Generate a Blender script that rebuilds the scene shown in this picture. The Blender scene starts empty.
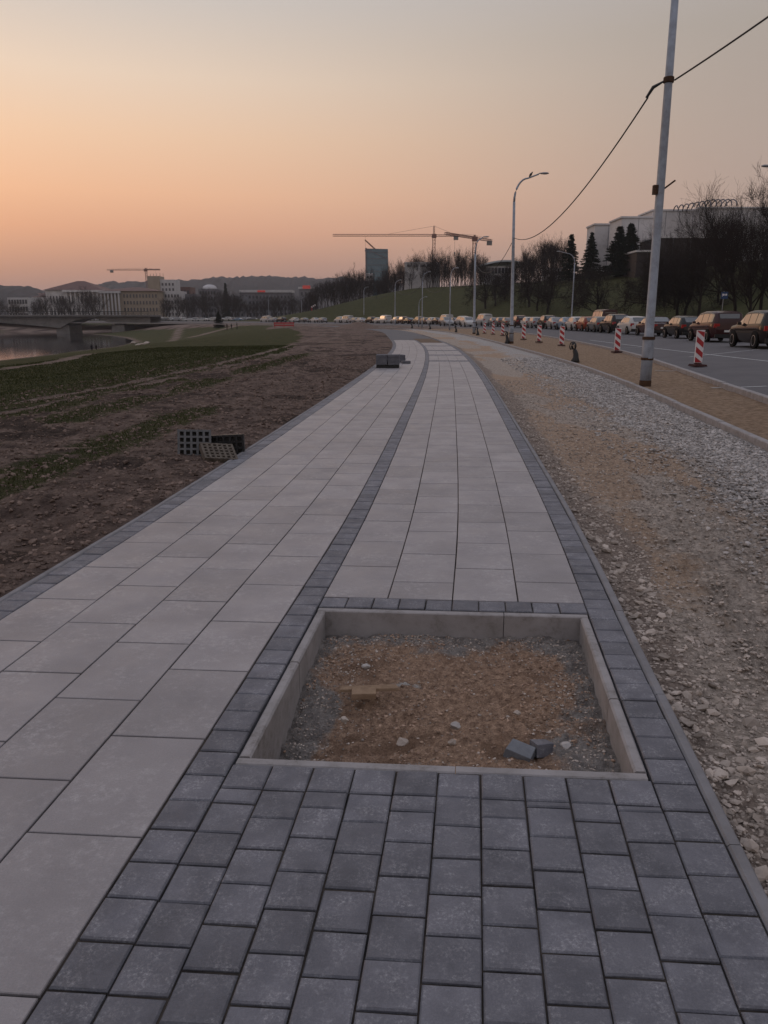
import bpy, bmesh, math, random
import numpy as np
from mathutils import Vector, Matrix
random.seed(7); rng = np.random.default_rng(11)
sc = bpy.context.scene
COL = sc.collection
PI = math.pi
# ------------------------------------------------------------------ camera
CH, F, HZ = 1.6, 768.0, 318.0
TH = math.atan((512 - HZ) / F)
cam = bpy.data.cameras.new('camera'); cam.sensor_fit = 'VERTICAL'; cam.sensor_height = 24
cam.lens = 24 * F / 1024; cam.clip_end = 20000; cam.clip_start = 0.05
co = bpy.data.objects.new('camera', cam); COL.objects.link(co)
co.location = (0, 0, CH); co.rotation_euler = (PI / 2 - TH, 0, 0); sc.camera = co

def ray(u, v):
    a = (512 - v) / F
    return (u - 384) / F, math.cos(TH) + a * math.sin(TH), -math.sin(TH) + a * math.cos(TH)
def at(u, v, z=0.0):                     # photo pixel -> point on the level z
    x, y, d = ray(u, v); t = (z - CH) / d
    return Vector((x * t, y * t, z))
def atD(u, v, D):                        # photo pixel -> point at depth D
    x, y, d = ray(u, v); t = D / y
    return Vector((x * t, D, CH + d * t))

# ------------------------------------------------------------------ numpy noise and curves
_perm = rng.permutation(4096)
def _h(ix, iy, s):
    return _perm[(_perm[(ix + 57 * s) & 4095] + iy) & 4095] / 4095.0
def vn(x, y, s=0):
    ix = np.floor(x).astype(int); iy = np.floor(y).astype(int)
    fx = x - ix; fy = y - iy; fx = fx * fx * (3 - 2 * fx); fy = fy * fy * (3 - 2 * fy)
    a = _h(ix, iy, s); b = _h(ix + 1, iy, s); c = _h(ix, iy + 1, s); d = _h(ix + 1, iy + 1, s)
    return (a * (1 - fx) + b * fx) * (1 - fy) + (c * (1 - fx) + d * fx) * fy
def fbm(x, y, o=4, s=0):
    r = 0; amp = 1; tot = 0
    for k in range(o):
        r = r + amp * vn(x * 2 ** k + 13.7 * k, y * 2 ** k - 7.1 * k, s + k); tot += amp; amp *= .5
    return r / tot
def ss(x, a=0.0, b=1.0):
    t = np.clip((np.asarray(x, float) - a) / (b - a), 0, 1); return t * t * (3 - 2 * t)
class Spl:                               # natural cubic spline X(Y)
    def __init__(self, pts):
        p = sorted((y, x) for x, y in pts)
        self.y = np.array([q[0] for q in p], float); self.x = np.array([q[1] for q in p], float)
        n = len(p); h = np.diff(self.y); A = np.eye(n); r = np.zeros(n)
        for i in range(1, n - 1):
            A[i, i - 1] = h[i - 1]; A[i, i] = 2 * (h[i - 1] + h[i]); A[i, i + 1] = h[i]
            r[i] = 6 * ((self.x[i + 1] - self.x[i]) / h[i] - (self.x[i] - self.x[i - 1]) / h[i - 1])
        self.m = np.linalg.solve(A, r)
    def __call__(self, Y):
        Y = np.asarray(Y, float); y, x, m = self.y, self.x, self.m
        Yc = np.clip(Y, y[0], y[-1]); i = np.clip(np.searchsorted(y, Yc) - 1, 0, len(y) - 2); h = y[i + 1] - y[i]
        a = (y[i + 1] - Yc); b = (Yc - y[i])
        r = m[i] * a ** 3 / (6 * h) + m[i + 1] * b ** 3 / (6 * h) + (x[i] / h - m[i] * h / 6) * a + (x[i + 1] / h - m[i + 1] * h / 6) * b
        s0 = (x[1] - x[0]) / (y[1] - y[0]); s1 = (x[-1] - x[-2]) / (y[-1] - y[-2])
        return r + np.where(Y < y[0], (Y - y[0]) * s0, 0) + np.where(Y > y[-1], (Y - y[-1]) * s1, 0)
XO = Spl([(2.5, -15), (5.0, 0), (7.15, 14.2), (8.2, 20), (10, 29.8), (12.2, 47.5), (13.8, 69.6), (14.4, 90), (13.6, 115), (9.5, 145), (0, 180), (-16, 212), (-45, 255), (-90, 300), (-160, 345), (-260, 390)])
XI = Spl([(1.6, -15), (3.6, 0), (4.95, 9.8), (5.35, 13), (5.85, 17), (6.45, 23), (6.95, 30.5), (7.3, 41), (7.7, 54), (8.0, 72), (7.6, 92), (4, 122), (-7, 155), (-24, 190), (-50, 230), (-95, 275), (-165, 325)])
XC = Spl([(16.0, 28), (17.9, 38), (19.6, 48), (20.5, 56), (21.0, 70), (21.2, 90), (20.2, 115), (16.2, 145), (7, 182), (-8, 216), (-37, 260), (-82, 306), (-150, 352), (-250, 398)])

# ------------------------------------------------------------------ materials
def S(c):                                # sRGB 0-255 -> linear
    return tuple((v / 255 / 12.92 if v / 255 <= .04045 else ((v / 255 + .055) / 1.055) ** 2.4) for v in c) + (1,)
MATS = {}
def mat(name, c1, c2=None, scale=8, rough=.85, bump=0, bscale=60, metal=0, spec=.4, detail=6, island=0, attr=None, coat=0, emit=None, c3=None, s3=1.0, dist=.02, rvar=0, grain=0, gs=180):
    m = bpy.data.materials.new(name); m.use_nodes = True; N = m.node_tree.nodes; L = m.node_tree.links
    b = N['Principled BSDF']; b.inputs['Roughness'].default_value = rough
    if rough >= .79: spec = min(spec, .12)
    b.inputs['Metallic'].default_value = metal
    b.inputs['Specular IOR Level'].default_value = spec; b.inputs['Coat Weight'].default_value = coat; b.inputs['Coat Roughness'].default_value = .04
    geo = N.new('ShaderNodeNewGeometry'); pos = geo.outputs['Position']
    def noise(s, det=6, r=.6):
        n = N.new('ShaderNodeTexNoise'); n.inputs['Scale'].default_value = s; n.inputs['Detail'].default_value = det; n.inputs['Roughness'].default_value = r
        L.new(pos, n.inputs['Vector']); return n.outputs['Fac']
    def mix(f, a, c, mode='MIX'):
        x = N.new('ShaderNodeMix'); x.data_type = 'RGBA'; x.blend_type = mode
        for sock, val in ((x.inputs[0], f), (x.inputs[6], a), (x.inputs[7], c)):
            if hasattr(val, 'links'): L.new(val, sock)
            else: sock.default_value = val
        return x.outputs[2]
    def ramp(f, a, c):
        r = N.new('ShaderNodeMapRange'); r.inputs[1].default_value = a; r.inputs[2].default_value = c; L.new(f, r.inputs[0]); return r.outputs[0]
    c = c1
    if c2 is not None:
        c = mix(ramp(noise(scale, detail), .33, .67), c1, c2)
    if attr:                             # attribute channels r,g,b choose other soils
        at_ = N.new('ShaderNodeAttribute'); at_.attribute_name = 'soil'
        sp = N.new('ShaderNodeSeparateColor'); L.new(at_.outputs['Color'], sp.inputs[0])
        for k, (a1, a2, sc_) in enumerate(attr):
            cc = mix(ramp(noise(sc_, 8, .7), .35, .65), a1, a2)
            nz = N.new('ShaderNodeMath'); nz.operation = 'MULTIPLY_ADD'; L.new(ramp(noise(5, 8, .75), .3, .7), nz.inputs[0]); nz.inputs[1].default_value = .7
            nz.inputs[2].default_value = -.35
            ad = N.new('ShaderNodeMath'); ad.operation = 'ADD'; L.new(nz.outputs[0], ad.inputs[0]); L.new(sp.outputs[k], ad.inputs[1])
            c = mix(ramp(ad.outputs[0], .35, .65), c, cc)
    if c3 is not None:                   # sparse dust / stains
        mm = N.new('ShaderNodeMath'); mm.operation = 'MULTIPLY'; L.new(ramp(noise(s3, 7, .7), .46, .72), mm.inputs[0]); L.new(ramp(noise(s3 * 8, 9, .85), .47, .68), mm.inputs[1])
        c = mix(mm.outputs[0], c, c3)
    if grain:
        g2 = N.new('ShaderNodeMapRange'); g2.inputs[1].default_value = .3; g2.inputs[2].default_value = .7; g2.inputs[3].default_value = 1 - grain; g2.inputs[4].default_value = 1 + grain
        L.new(noise(gs, 4, .8), g2.inputs[0]); c = mix(1.0, c, g2.outputs[0], 'MULTIPLY')
    if island:
        h = N.new('ShaderNodeHueSaturation'); r = N.new('ShaderNodeMapRange'); r.inputs[3].default_value = 1 - island; r.inputs[4].default_value = 1 + island
        L.new(geo.outputs['Random Per Island'], r.inputs[0]); L.new(r.outputs[0], h.inputs['Value']); h.inputs['Color'].default_value = c1
        if hasattr(c, 'links'): L.new(c, h.inputs['Color'])
        c = h.outputs[0]
    if hasattr(c, 'links'): L.new(c, b.inputs['Base Color'])
    else: b.inputs['Base Color'].default_value = c
    if rvar:
        r = N.new('ShaderNodeMapRange'); r.inputs[1].default_value = .3; r.inputs[2].default_value = .7; r.inputs[3].default_value = rough - rvar; r.inputs[4].default_value = rough + rvar
        L.new(noise(scale * 1.7), r.inputs[0]); L.new(r.outputs[0], b.inputs['Roughness'])
    if bump:
        bp = N.new('ShaderNodeBump'); bp.inputs['Strength'].default_value = bump; bp.inputs['Distance'].default_value = dist
        L.new(noise(bscale, 8, .7), bp.inputs['Height']); L.new(bp.outputs[0], b.inputs['Normal'])
    if emit:
        b.inputs['Emission Color'].default_value = emit[0]; b.inputs['Emission Strength'].default_value = emit[1]
    MATS[name] = m; return m
def A(r, g, b): return (r, g, b, 1)
m_slab = mat('concrete slab', A(.275, .256, .262), A(.212, .197, .203), 2.2, .5, .35, 160, island=.1, c3=A(.46, .44, .44), s3=3.1, rvar=.08, dist=.004, grain=.13, gs=160, spec=.45)
m_paver = mat('dark concrete paver', A(.146, .146, .166), A(.096, .097, .112), 7, .66, .5, 220, island=.17, c3=A(.42, .415, .43), s3=11, rvar=.1, dist=.005, grain=.2, gs=200)
m_kerb = mat('concrete kerb', A(.33, .31, .31), A(.25, .235, .23), 6, .85, .5, 120, c3=A(.12, .1, .085), s3=3, dist=.006)
m_kerbd = mat('grey edging', A(.23, .225, .235), A(.17, .165, .17), 6, .8, .5, 120, c3=A(.24, .22, .2), s3=5, dist=.006)
m_pit0 = mat('dug soil', A(.12, .085, .06), A(.18, .13, .095), 2, .95, .8, 20)
m_joint = mat('joint sand', A(.012, .011, .011), A(.075, .062, .052), 5, .95)
m_ground = mat('verge soil', A(.062, .042, .036), A(.24, .175, .145), 3.6, .95, 1.0, 16, detail=12, attr=[(A(.03, .036, .012), A(.062, .06, .024), 1.1), (A(.13, .095, .078), A(.23, .175, .148), 4), (A(.03, .021, .018), A(.10, .072, .06), 5)], dist=.11, grain=.25, gs=25)
m_gravel = mat('crushed stone bed', A(.18, .15, .125), A(.50, .42, .355), 26, .95, 1.0, 45, attr=[(A(.18, .17, .16), A(.5, .465, .44), 30), (A(.22, .155, .11), A(.46, .34, .25), 24), (A(.13, .10, .083), A(.33, .265, .22), 26)], dist=.03)
m_stone = mat('loose stones', A(.26, .24, .225), A(.42, .39, .37), 9, .9, .3, 90, island=.42, dist=.01)
m_stoneb = mat('brown stones', A(.27, .225, .19), A(.42, .36, .315), 9, .9, .3, 90, island=.4, dist=.01)
m_sand = mat('yellow sand', A(.15, .10, .066), A(.33, .235, .16), 9, .95, 1.0, 22, c3=A(.4, .32, .25), s3=1.2, dist=.05)
m_asph = mat('asphalt', A(.105, .1, .105), A(.13, .125, .13), .9, .8, .5, 150, c3=A(.15, .145, .145), s3=.4, dist=.006)
m_paint = mat('road paint', A(.5, .5, .5), A(.3, .3, .3), 9, .8)
m_water = mat('river water', A(.02, .025, .03), None, rough=.04, bump=.14, bscale=.5, spec=.9, dist=.05)
m_galv = mat('painted steel pole', A(.30, .33, .38), A(.22, .24, .28), 5, .5, .2, 60, metal=.25, c3=A(.16, .12, .09), s3=5, dist=.004)
m_rust = mat('rusty steel', A(.05, .03, .022), A(.09, .05, .03), 14, .85, .5, 60)
m_dark = mat('black plastic', A(.008, .008, .009), A(.016, .016, .017), 20, .45, .3, 40)
m_wire = mat('cable', A(.03, .028, .027), rough=.7)
m_lamp = mat('lamp housing', A(.3, .3, .31), A(.24, .24, .25), 5, .5, metal=.3)
m_white = mat('white reflective', A(.72, .68, .68), A(.6, .57, .57), 9, .5)
m_red = mat('red reflective', A(.42, .03, .035), A(.32, .025, .03), 9, .5)
m_base = mat('recycled rubber base', A(.06, .025, .022), A(.04, .02, .02), 9, .85)
m_tyre = mat('tyre rubber', A(.012, .012, .012), rough=.85)
m_rim = mat('alloy rim', A(.5, .5, .52), rough=.3, metal=.9)
m_glass = mat('car glass', A(.012, .013, .015), rough=.03, spec=1.0, coat=1)
m_chrome = mat('chrome trim', A(.6, .6, .6), rough=.15, metal=1)
m_tail = mat('tail lamp', A(.3, .01, .01), rough=.15, spec=.8)
m_head = mat('head lamp glass', A(.6, .6, .62), rough=.1, spec=.8)
m_plate = mat('plate', A(.6, .6, .58), rough=.5)
m_bark = mat('bark', A(.022, .018, .016), A(.035, .028, .025), 12, .95)
m_twig = mat('twigs', A(.026, .02, .018), A(.034, .027, .024), 6, .95)
m_birch = mat('pale bark', A(.1, .09, .085), A(.05, .045, .042), 12, .95)
m_need = mat('spruce needles', A(.012, .018, .011), A(.022, .03, .017), 3, .9, island=.3)
m_grass = mat('grass blades', A(.035, .042, .014), A(.06, .062, .024), 2, .95, island=.3)
m_hill = mat('wooded hills', A(.02, .022, .024), A(.045, .045, .048), .02, .95, bump=1, bscale=.05, dist=8)
def car_paint(n, c, metal=.3): return mat('car paint ' + n, tuple(v * (.7 if max(c[:3]) > .2 else 1) for v in c[:3]) + (1,), rough=.6, metal=0, coat=.7, spec=.05)
P = dict(black=car_paint('black', A(.008, .008, .01)), brown=car_paint('dark brown', A(.013, .009, .009)), red=car_paint('red', A(.33, .03, .02)), dred=car_paint('dark red', A(.035, .009, .01)),
         white=car_paint('white', A(.62, .61, .6), 0), silver=car_paint('silver', A(.35, .36, .38), .6), blue=car_paint('light blue', A(.2, .3, .42)), grey=car_paint('grey', A(.12, .125, .13), .5),
         orange=car_paint('orange', A(.2, .045, .02)), navy=car_paint('navy', A(.015, .02, .05)), beige=car_paint('beige', A(.15, .12, .095), .3))

# ------------------------------------------------------------------ object helpers
def mesh_np(name, V, Fq, m, parent=None, smooth=False, soil=None, tri=None):
    me = bpy.data.meshes.new(name); V = np.asarray(V, float).reshape(-1, 3)
    Fq = np.asarray(Fq, int) if Fq is not None and len(Fq) else np.zeros((0, 4), int)
    tri = np.asarray(tri, int) if tri is not None and len(tri) else np.zeros((0, 3), int)
    nf = len(Fq) + len(tri)
    me.vertices.add(len(V)); me.vertices.foreach_set('co', V.ravel())
    loops = np.concatenate([Fq.ravel(), tri.ravel()]); me.loops.add(len(loops)); me.loops.foreach_set('vertex_index', loops.astype(np.int32))
    me.polygons.add(nf)
    st = np.concatenate([np.arange(len(Fq)) * 4, len(Fq) * 4 + np.arange(len(tri)) * 3]).astype(np.int32)
    me.polygons.foreach_set('loop_start', st)
    me.polygons.foreach_set('use_smooth', np.full(nf, smooth))
    me.update(calc_edges=True); me.validate()
    if soil is not None:
        at_ = me.color_attributes.new('soil', 'FLOAT_COLOR', 'POINT'); c = np.ones((len(V), 4)); c[:, :3] = soil; at_.data.foreach_set('color', c.ravel())
    if m is not None: me.materials.append(m)
    o = bpy.data.objects.new(name, me); COL.objects.link(o)
    if parent is not None: o.parent = parent
    return o
def grid(name, X, Y, Z, m, soil=None, smooth=True, parent=None):
    n, k = X.shape; V = np.stack([X, Y, Z], -1).reshape(-1, 3); i = np.arange(n * k).reshape(n, k)
    Q = np.stack([i[:-1, :-1], i[:-1, 1:], i[1:, 1:], i[1:, :-1]], -1).reshape(-1, 4)
    return mesh_np(name, V, Q, m, parent, smooth, None if soil is None else soil.reshape(-1, 3))
class MB:                                # gathers shapes of ONE mesh
    def __init__(s): s.v = []; s.f = []
    def add(s, V, Fs):
        b = len(s.v); s.v += [tuple(v) for v in V]; s.f += [tuple(b + i for i in f) for f in Fs]; return s
    def box(s, c, d, rz=0, taper=1.0, tx=None):
        x, y, z = c; a, b, h = d[0] / 2, d[1] / 2, d[2] / 2; V = []
        cr, sr = math.cos(rz), math.sin(rz)
        for zz, t in ((-h, 1), (h, taper)):
            for px, py in ((-a, -b), (a, -b), (a, b), (-a, b)):
                px *= t; py *= (tx if (tx is not None and zz > 0) else t)
                V.append((x + px * cr - py * sr, y + px * sr + py * cr, z + zz))
        return s.add(V, [(0, 3, 2, 1), (4, 5, 6, 7), (0, 1, 5, 4), (1, 2, 6, 5), (2, 3, 7, 6), (3, 0, 4, 7)])
    def tube(s, pts, r, n=8, cap=True):
        pts = [Vector(p) for p in pts]; rr = r if isinstance(r, (list, tuple)) else [r] * len(pts); V = []; Fs = []
        for i, p in enumerate(pts):
            d = (pts[min(i + 1, len(pts) - 1)] - pts[max(i - 1, 0)]).normalized()
            a = d.cross(Vector((0, 0, 1)) if abs(d.z) < .95 else Vector((1, 0, 0))).normalized(); b = d.cross(a)
            for k in range(n):
                t = 2 * PI * k / n; V.append(p + (a * math.cos(t) + b * math.sin(t)) * rr[i])
        for i in range(len(pts) - 1):
            for k in range(n):
                k2 = (k + 1) % n; Fs.append((i * n + k, i * n + k2, (i + 1) * n + k2, (i + 1) * n + k))
        if cap: Fs.append(tuple(range(n - 1, -1, -1))); Fs.append(tuple((len(pts) - 1) * n + k for k in range(n)))
        return s.add(V, Fs)
    def lathe(s, prof, c=(0, 0, 0), n=16, axis='z'):
        V = []; Fs = []
        for r, h in prof:
            for k in range(n):
                t = 2 * PI * k / n
                if axis == 'z': V.append((c[0] + r * math.cos(t), c[1] + r * math.sin(t), c[2] + h))
                else: V.append((c[0] + h, c[1] + r * math.cos(t), c[2] + r * math.sin(t)))
        for i in range(len(prof) - 1):
            for k in range(n): Fs.append((i * n + k, i * n + (k + 1) % n, (i + 1) * n + (k + 1) % n, (i + 1) * n + k))
        Fs.append(tuple(range(n - 1, -1, -1))); Fs.append(tuple((len(prof) - 1) * n + k for k in range(n)))
        return s.add(V, Fs)
    def prism(s, poly, y0, y1, org=(0, 0, 0), ax='y'):
        n = len(poly); V = []
        for y in (y0, y1):
            for a, b in poly: V.append((org[0] + a, org[1] + y, org[2] + b) if ax == 'y' else (org[0] + y, org[1] + a, org[2] + b))
        return s.add(V, [tuple(range(n)), tuple(range(2 * n - 1, n - 1, -1))] + [(i, (i + 1) % n, n + (i + 1) % n, n + i) for i in range(n)])
    def build(s, name, m, parent=None, smooth=False, fix=True):
        me = bpy.data.meshes.new(name); me.from_pydata([tuple(v) for v in s.v], [], s.f); me.update()
        if fix:
            b = bmesh.new(); b.from_mesh(me); bmesh.ops.recalc_face_normals(b, faces=b.faces); b.to_mesh(me); b.free()
        if smooth:
            me.polygons.foreach_set('use_smooth', [True] * len(me.polygons))
        me.materials.append(m); o = bpy.data.objects.new(name, me); COL.objects.link(o)
        if parent is not None: o.parent = parent
        return o
def tag(o, label=None, cat=None, group=None, kind=None):
    if label: o['label'] = label
    if cat: o['category'] = cat
    if group: o['group'] = group
    if kind: o['kind'] = kind
    return o
def thing(name, loc, label, cat, group=None, rz=0):
    o = bpy.data.objects.new(name, None); o.location = loc; o.rotation_euler = (0, 0, rz); COL.objects.link(o); o.empty_display_size = .2
    return tag(o, label, cat, group)
def copy_tree(o, parent=None):
    c = o.copy(); COL.objects.link(c)
    if parent is not None: c.parent = parent
    for ch in list(KIDS.get(o.name, [])): copy_tree(ch, c)
    return c
KIDS = {}
def index_kids(root):
    for o in bpy.data.objects:
        if o.parent is not None: KIDS.setdefault(o.parent.name, [])
    for k in KIDS: KIDS[k] = [o for o in bpy.data.objects if o.parent is not None and o.parent.name == k]
def place(root, loc, rz=0, label=None, group=None, first=None, scale=None):
    o = root if not root.get('_used') else copy_tree(root)
    if o is root: root['_used'] = 1
    o.location = loc; o.rotation_euler = (0, 0, rz)
    if scale: o.scale = scale if isinstance(scale, tuple) else (scale,) * 3
    if label: o['label'] = label
    if group: o['group'] = group
    return o

# ------------------------------------------------------------------ world and sun
w = bpy.data.worlds.new('World'); sc.world = w; w.use_nodes = True
N = w.node_tree.nodes; L = w.node_tree.links; bg = N['Background']
SAZ, SEL = math.radians(-42), math.radians(2.0)          # sun azimuth left of the view (+Y), elevation
sun_dir = Vector((math.sin(SAZ) * math.cos(SEL), math.cos(SAZ) * math.cos(SEL), math.sin(SEL)))
sky = N.new('ShaderNodeTexSky'); sky.sky_type = 'NISHITA'; sky.sun_disc = False; sky.sun_elevation = SEL; sky.sun_rotation = SAZ
sky.air_density = 1.0; sky.dust_density = 3.0; sky.ozone_density = 1.0
# dusk air: hazy colour by height and by angle to the set sun
tc = N.new('ShaderNodeTexCoord'); nrm = N.new('ShaderNodeVectorMath'); nrm.operation = 'NORMALIZE'; L.new(tc.outputs['Generated'], nrm.inputs[0])
sep = N.new('ShaderNodeSeparateXYZ'); L.new(nrm.outputs[0], sep.inputs[0])
def cramp(src, stops):
    r = N.new('ShaderNodeValToRGB'); e = r.color_ramp.elements
    for i, (p, c) in enumerate(stops):
        if i < 2: e[i].position = p; e[i].color = c
        else: q = e.new(p); q.color = c
    L.new(src, r.inputs[0]); return r.outputs[0]
warm = cramp(sep.outputs[2], [(0, S((168, 130, 122))), (1, S((200, 202, 218))), (.035, S((182, 138, 124))), (.062, S((197, 146, 126))), (.1, S((224, 164, 132))), (.14, S((238, 183, 146))), (.2, S((238, 198, 165))), (.258, S((232, 207, 184))), (.33, S((206, 196, 188))), (.5, S((196, 194, 198)))])
cool = cramp(sep.outputs[2], [(0, S((150, 138, 134))), (1, S((196, 199, 216))), (.06, S((168, 150, 141))), (.1, S((180, 154, 142))), (.2, S((174, 156, 145))), (.295, S((167, 156, 147))), (.5, S((182, 180, 188)))])
hd = Vector((math.sin(SAZ), math.cos(SAZ), 0)); dp = N.new('ShaderNodeVectorMath'); dp.operation = 'DOT_PRODUCT'; dp.inputs[1].default_value = hd; L.new(nrm.outputs[0], dp.inputs[0])
mr = N.new('ShaderNodeMapRange'); mr.inputs[1].default_value = .35; mr.inputs[2].default_value = 1.0; mr.interpolation_type = 'SMOOTHSTEP'; L.new(dp.outputs['Value'], mr.inputs[0])
mx = N.new('ShaderNodeMix'); mx.data_type = 'RGBA'; L.new(mr.outputs[0], mx.inputs[0]); L.new(cool, mx.inputs[6]); L.new(warm, mx.inputs[7])
ad = N.new('ShaderNodeMix'); ad.data_type = 'RGBA'; ad.blend_type = 'ADD'; ad.inputs[0].default_value = .02
L.new(mx.outputs[2], ad.inputs[6]); L.new(sky.outputs[0], ad.inputs[7]); L.new(ad.outputs[2], bg.inputs[0]); bg.inputs[1].default_value = 1.0
sd = bpy.data.lights.new('sun', 'SUN'); sd.energy = .12; sd.angle = math.radians(12); sd.color = (1, .62, .38)
so = bpy.data.objects.new('sun', sd); COL.objects.link(so); so.rotation_euler = (-Vector((sun_dir.x, sun_dir.y, math.sin(math.radians(5))))).to_track_quat('-Z', 'Y').to_euler()
sc.view_settings.view_transform = 'Standard'; sc.view_settings.look = 'None'; sc.view_settings.exposure = 0.09; sc.view_settings.gamma = 1
sc.cycles.max_bounces = 6; sc.cycles.diffuse_bounces = 3; sc.cycles.volume_bounces = 0

# ------------------------------------------------------------------ sidewalk frame (s along, d across)
H0 = .115; O = at(648, 770)
pts = [(O.x + math.sin(H0) * s, O.y + math.cos(H0) * s) for s in (-6, -3, -1.5, 0, 1.5, 3.0)]
for u, v in [(535, 450), (500, 395), (470, 357), (452, 345), (430, 337), (400, 330), (340, 326)]:
    p = at(u, v); pts.append((p.x - .21, p.y))
pts = [p for p in pts]
XR = Spl(pts)
yy = np.linspace(-5.5, 190, 12000); xx = XR(yy)
k_ = np.ones(301) / 301                   # smooth out wobble away from the pit
xs = np.convolve(np.pad(xx, 150, mode='edge'), k_, 'valid'); bl = ss(yy, 4, 9); xx = xx * (1 - bl) + xs * bl
xx[-160:] = xs[-160:] + 0
sl = np.concatenate([[0], np.cumsum(np.hypot(np.diff(xx), np.diff(yy)))]); sl -= np.interp(O.y, yy, sl)
hx = np.gradient(xx, sl); hy = np.gradient(yy, sl)
def Psd(s, d):
    s = np.asarray(s, float); d = np.asarray(d, float)
    s = s + .045 * d * (1 - ss(s, 20, 40))
    X = np.interp(s, sl, xx); Y = np.interp(s, sl, yy); a = np.interp(s, sl, hx); b = np.interp(s, sl, hy)
    nn = np.hypot(a, b); return X + d * b / nn, Y - d * a / nn
DL, DKR = -3.363, .155
SEND = 56.0
# left outer edge as X(Y)
_s = np.linspace(-7, 185, 1500); _lx, _ly = Psd(_s, np.full_like(_s, DL - .05)); _rx, _ry = Psd(_s, np.full_like(_s, DKR + .05))
def XL(Y): return np.interp(Y, _ly, _lx)
def XRo(Y): return np.interp(Y, _ry, _rx)

# ------------------------------------------------------------------ terrain
BANK = [(-49, -200), (-52, 60), (-53, 110), (-55, 160), (-61, 190), (-75, 226), (-88, 252), (-103, 275), (-112, 300), (-135, 322), (-190, 332), (-1500, 345)]
WZ = -4.0
def pdist(X, Y, poly):
    best = np.full(X.shape, 1e9); sgn = np.ones(X.shape)
    for (ax, ay), (bx, by) in zip(poly[:-1], poly[1:]):
        dx, dy = bx - ax, by - ay; t = np.clip(((X - ax) * dx + (Y - ay) * dy) / (dx * dx + dy * dy), 0, 1)
        d = np.hypot(X - ax - t * dx, Y - ay - t * dy); cr = dx * (Y - ay) - dy * (X - ax)
        u = d < best - 1e-9; best = np.where(u, d, best); sgn = np.where(u, -np.sign(cr), sgn)
    return best * sgn
_kY = np.linspace(-60, 390, 160); KP = list(zip(XO(_kY).tolist(), _kY.tolist()))
KS = np.concatenate([[0], np.cumsum(np.hypot(np.diff([p[0] for p in KP]), np.diff([p[1] for p in KP])))])
def height(X, Y):
    db = pdist(X, Y, BANK); z = WZ + 4 * ss(db, 0, 42); z = np.where(db < 0, WZ + np.maximum(db * .12, -2), z)
    z = z + .25 * (fbm(X * .08, Y * .08, 3, 5) - .5) * ss(np.abs(db), 2, 12) * ss(XL(Y) - X, 3, 12)
    kx = XO(np.clip(Y, -60, 390)); sl_ = (XO(np.clip(Y, -60, 389) + 1) - XO(np.clip(Y, -60, 389))); dk = (X - kx) / np.sqrt(1 + sl_ ** 2)
    dk = np.where(np.abs(dk) < 90, pdist(X, Y, KP[::2]), dk)
    fall = 1 - ss(Y - .25 * X, 262, 345)
    hill = (11.0 + 1.2 * ss(X, 60, 160)) * ss(dk, 15, 54) * fall
    hill = hill + .6 * (fbm(X * .05, Y * .05, 3, 9) - .5) * ss(dk, 16, 30)
    return z + np.where(dk > 0, hill + .25 * ss(dk, 8, 13), 0), dk, db
def h1(x, y): return float(height(np.array([x], float), np.array([y], float))[0][0])
TRK = [[at(u, v, -.15) for u, v in l] for l in ([(-120, 436), (0, 413), (60, 402), (130, 388), (200, 372), (260, 357), (300, 345), (322, 338), (326, 333), (312, 328), (290, 325)],
                                              [(-120, 446), (0, 421), (60, 408), (130, 393), (200, 377), (265, 361), (308, 348), (335, 340), (340, 334), (325, 328), (300, 325)])]
PTH = [[at(u, v, -.3) for u, v in l] for l in ([(190, 326), (230, 325), (262, 323.6), (330, 324)], [(150, 331.5), (168, 328), (182, 323)], [(0, 374), (40, 369), (70, 363), (90, 357)])]
def XLL(Y): return np.where(Y > 165, XO(Y) - (19 - 13 * ss(Y, 165, 215)) * skf(Y), XL(Y))
def skf(Y): return np.sqrt(1 + (XO(Y + .5) - XO(Y - .5)) ** 2)
def masks(X, Y, dk, db):
    edge = XLL(Y) - X                                         # metres left of the sidewalk
    n1 = fbm(X * .35, Y * .35, 4, 21); n2 = fbm(X * 1.3, Y * 1.3, 3, 31)
    lim = np.interp(Y, [0, 8, 14, 20, 30, 45, 70, 110, 160], [5, 5, 4.7, 4.5, 4.9, 5.6, 7.5, 11, 9])
    g = ss(edge + (n1 - .5) * 1.8 + (n2 - .5), lim - .5, lim + .8)
    band = np.exp(-((edge - np.interp(Y, [3, 7, 10, 14, 22], [1.7, 1.85, 1.9, 1.9, 2.6])) / .5) ** 2) * ss(Y, 4, 6) * (1 - ss(Y, 13, 16)) * ss(n2, .22, .42)
    band = np.maximum(band, .9 * np.exp(-((edge - 3.75) / .6) ** 2) * ss(Y, 6, 9) * (1 - ss(Y, 30, 45)) * ss(n1, .3, .48))
    g = np.maximum(g, band)
    g = np.maximum(g, ss(dk, 13.8, 14.6) * 1.0)
    g = np.where(db < 1.2, .1 * g, g)
    t = np.zeros(X.shape)
    for l, wd in [(TRK[0], .13), (TRK[1], .12), (PTH[0], .5), (PTH[1], .35), (PTH[2], .25)]:
        d = np.abs(pdist(X, Y, [(p.x, p.y) for p in l])); ww = wd * (1 + .008 * Y)
        t = np.maximum(t, 1 - ss(d + (n2 - .5) * .5, ww * .6, ww * 1.5))
    t = np.maximum(t, ss(db, -1, 0) * (1 - ss(db, 1.5, 4)) * ss(Y, 150, 200) * .8)
    t = t * ss(-dk, 3, 6)
    dkp = ss(fbm(X * .6, Y * .8, 4, 44), .52, .64) * (1 - g) * ss(-dk, 0, 3)
    return np.stack([g, t, dkp], -1)
n = 560; uu = np.linspace(-1, 1, n)
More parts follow.
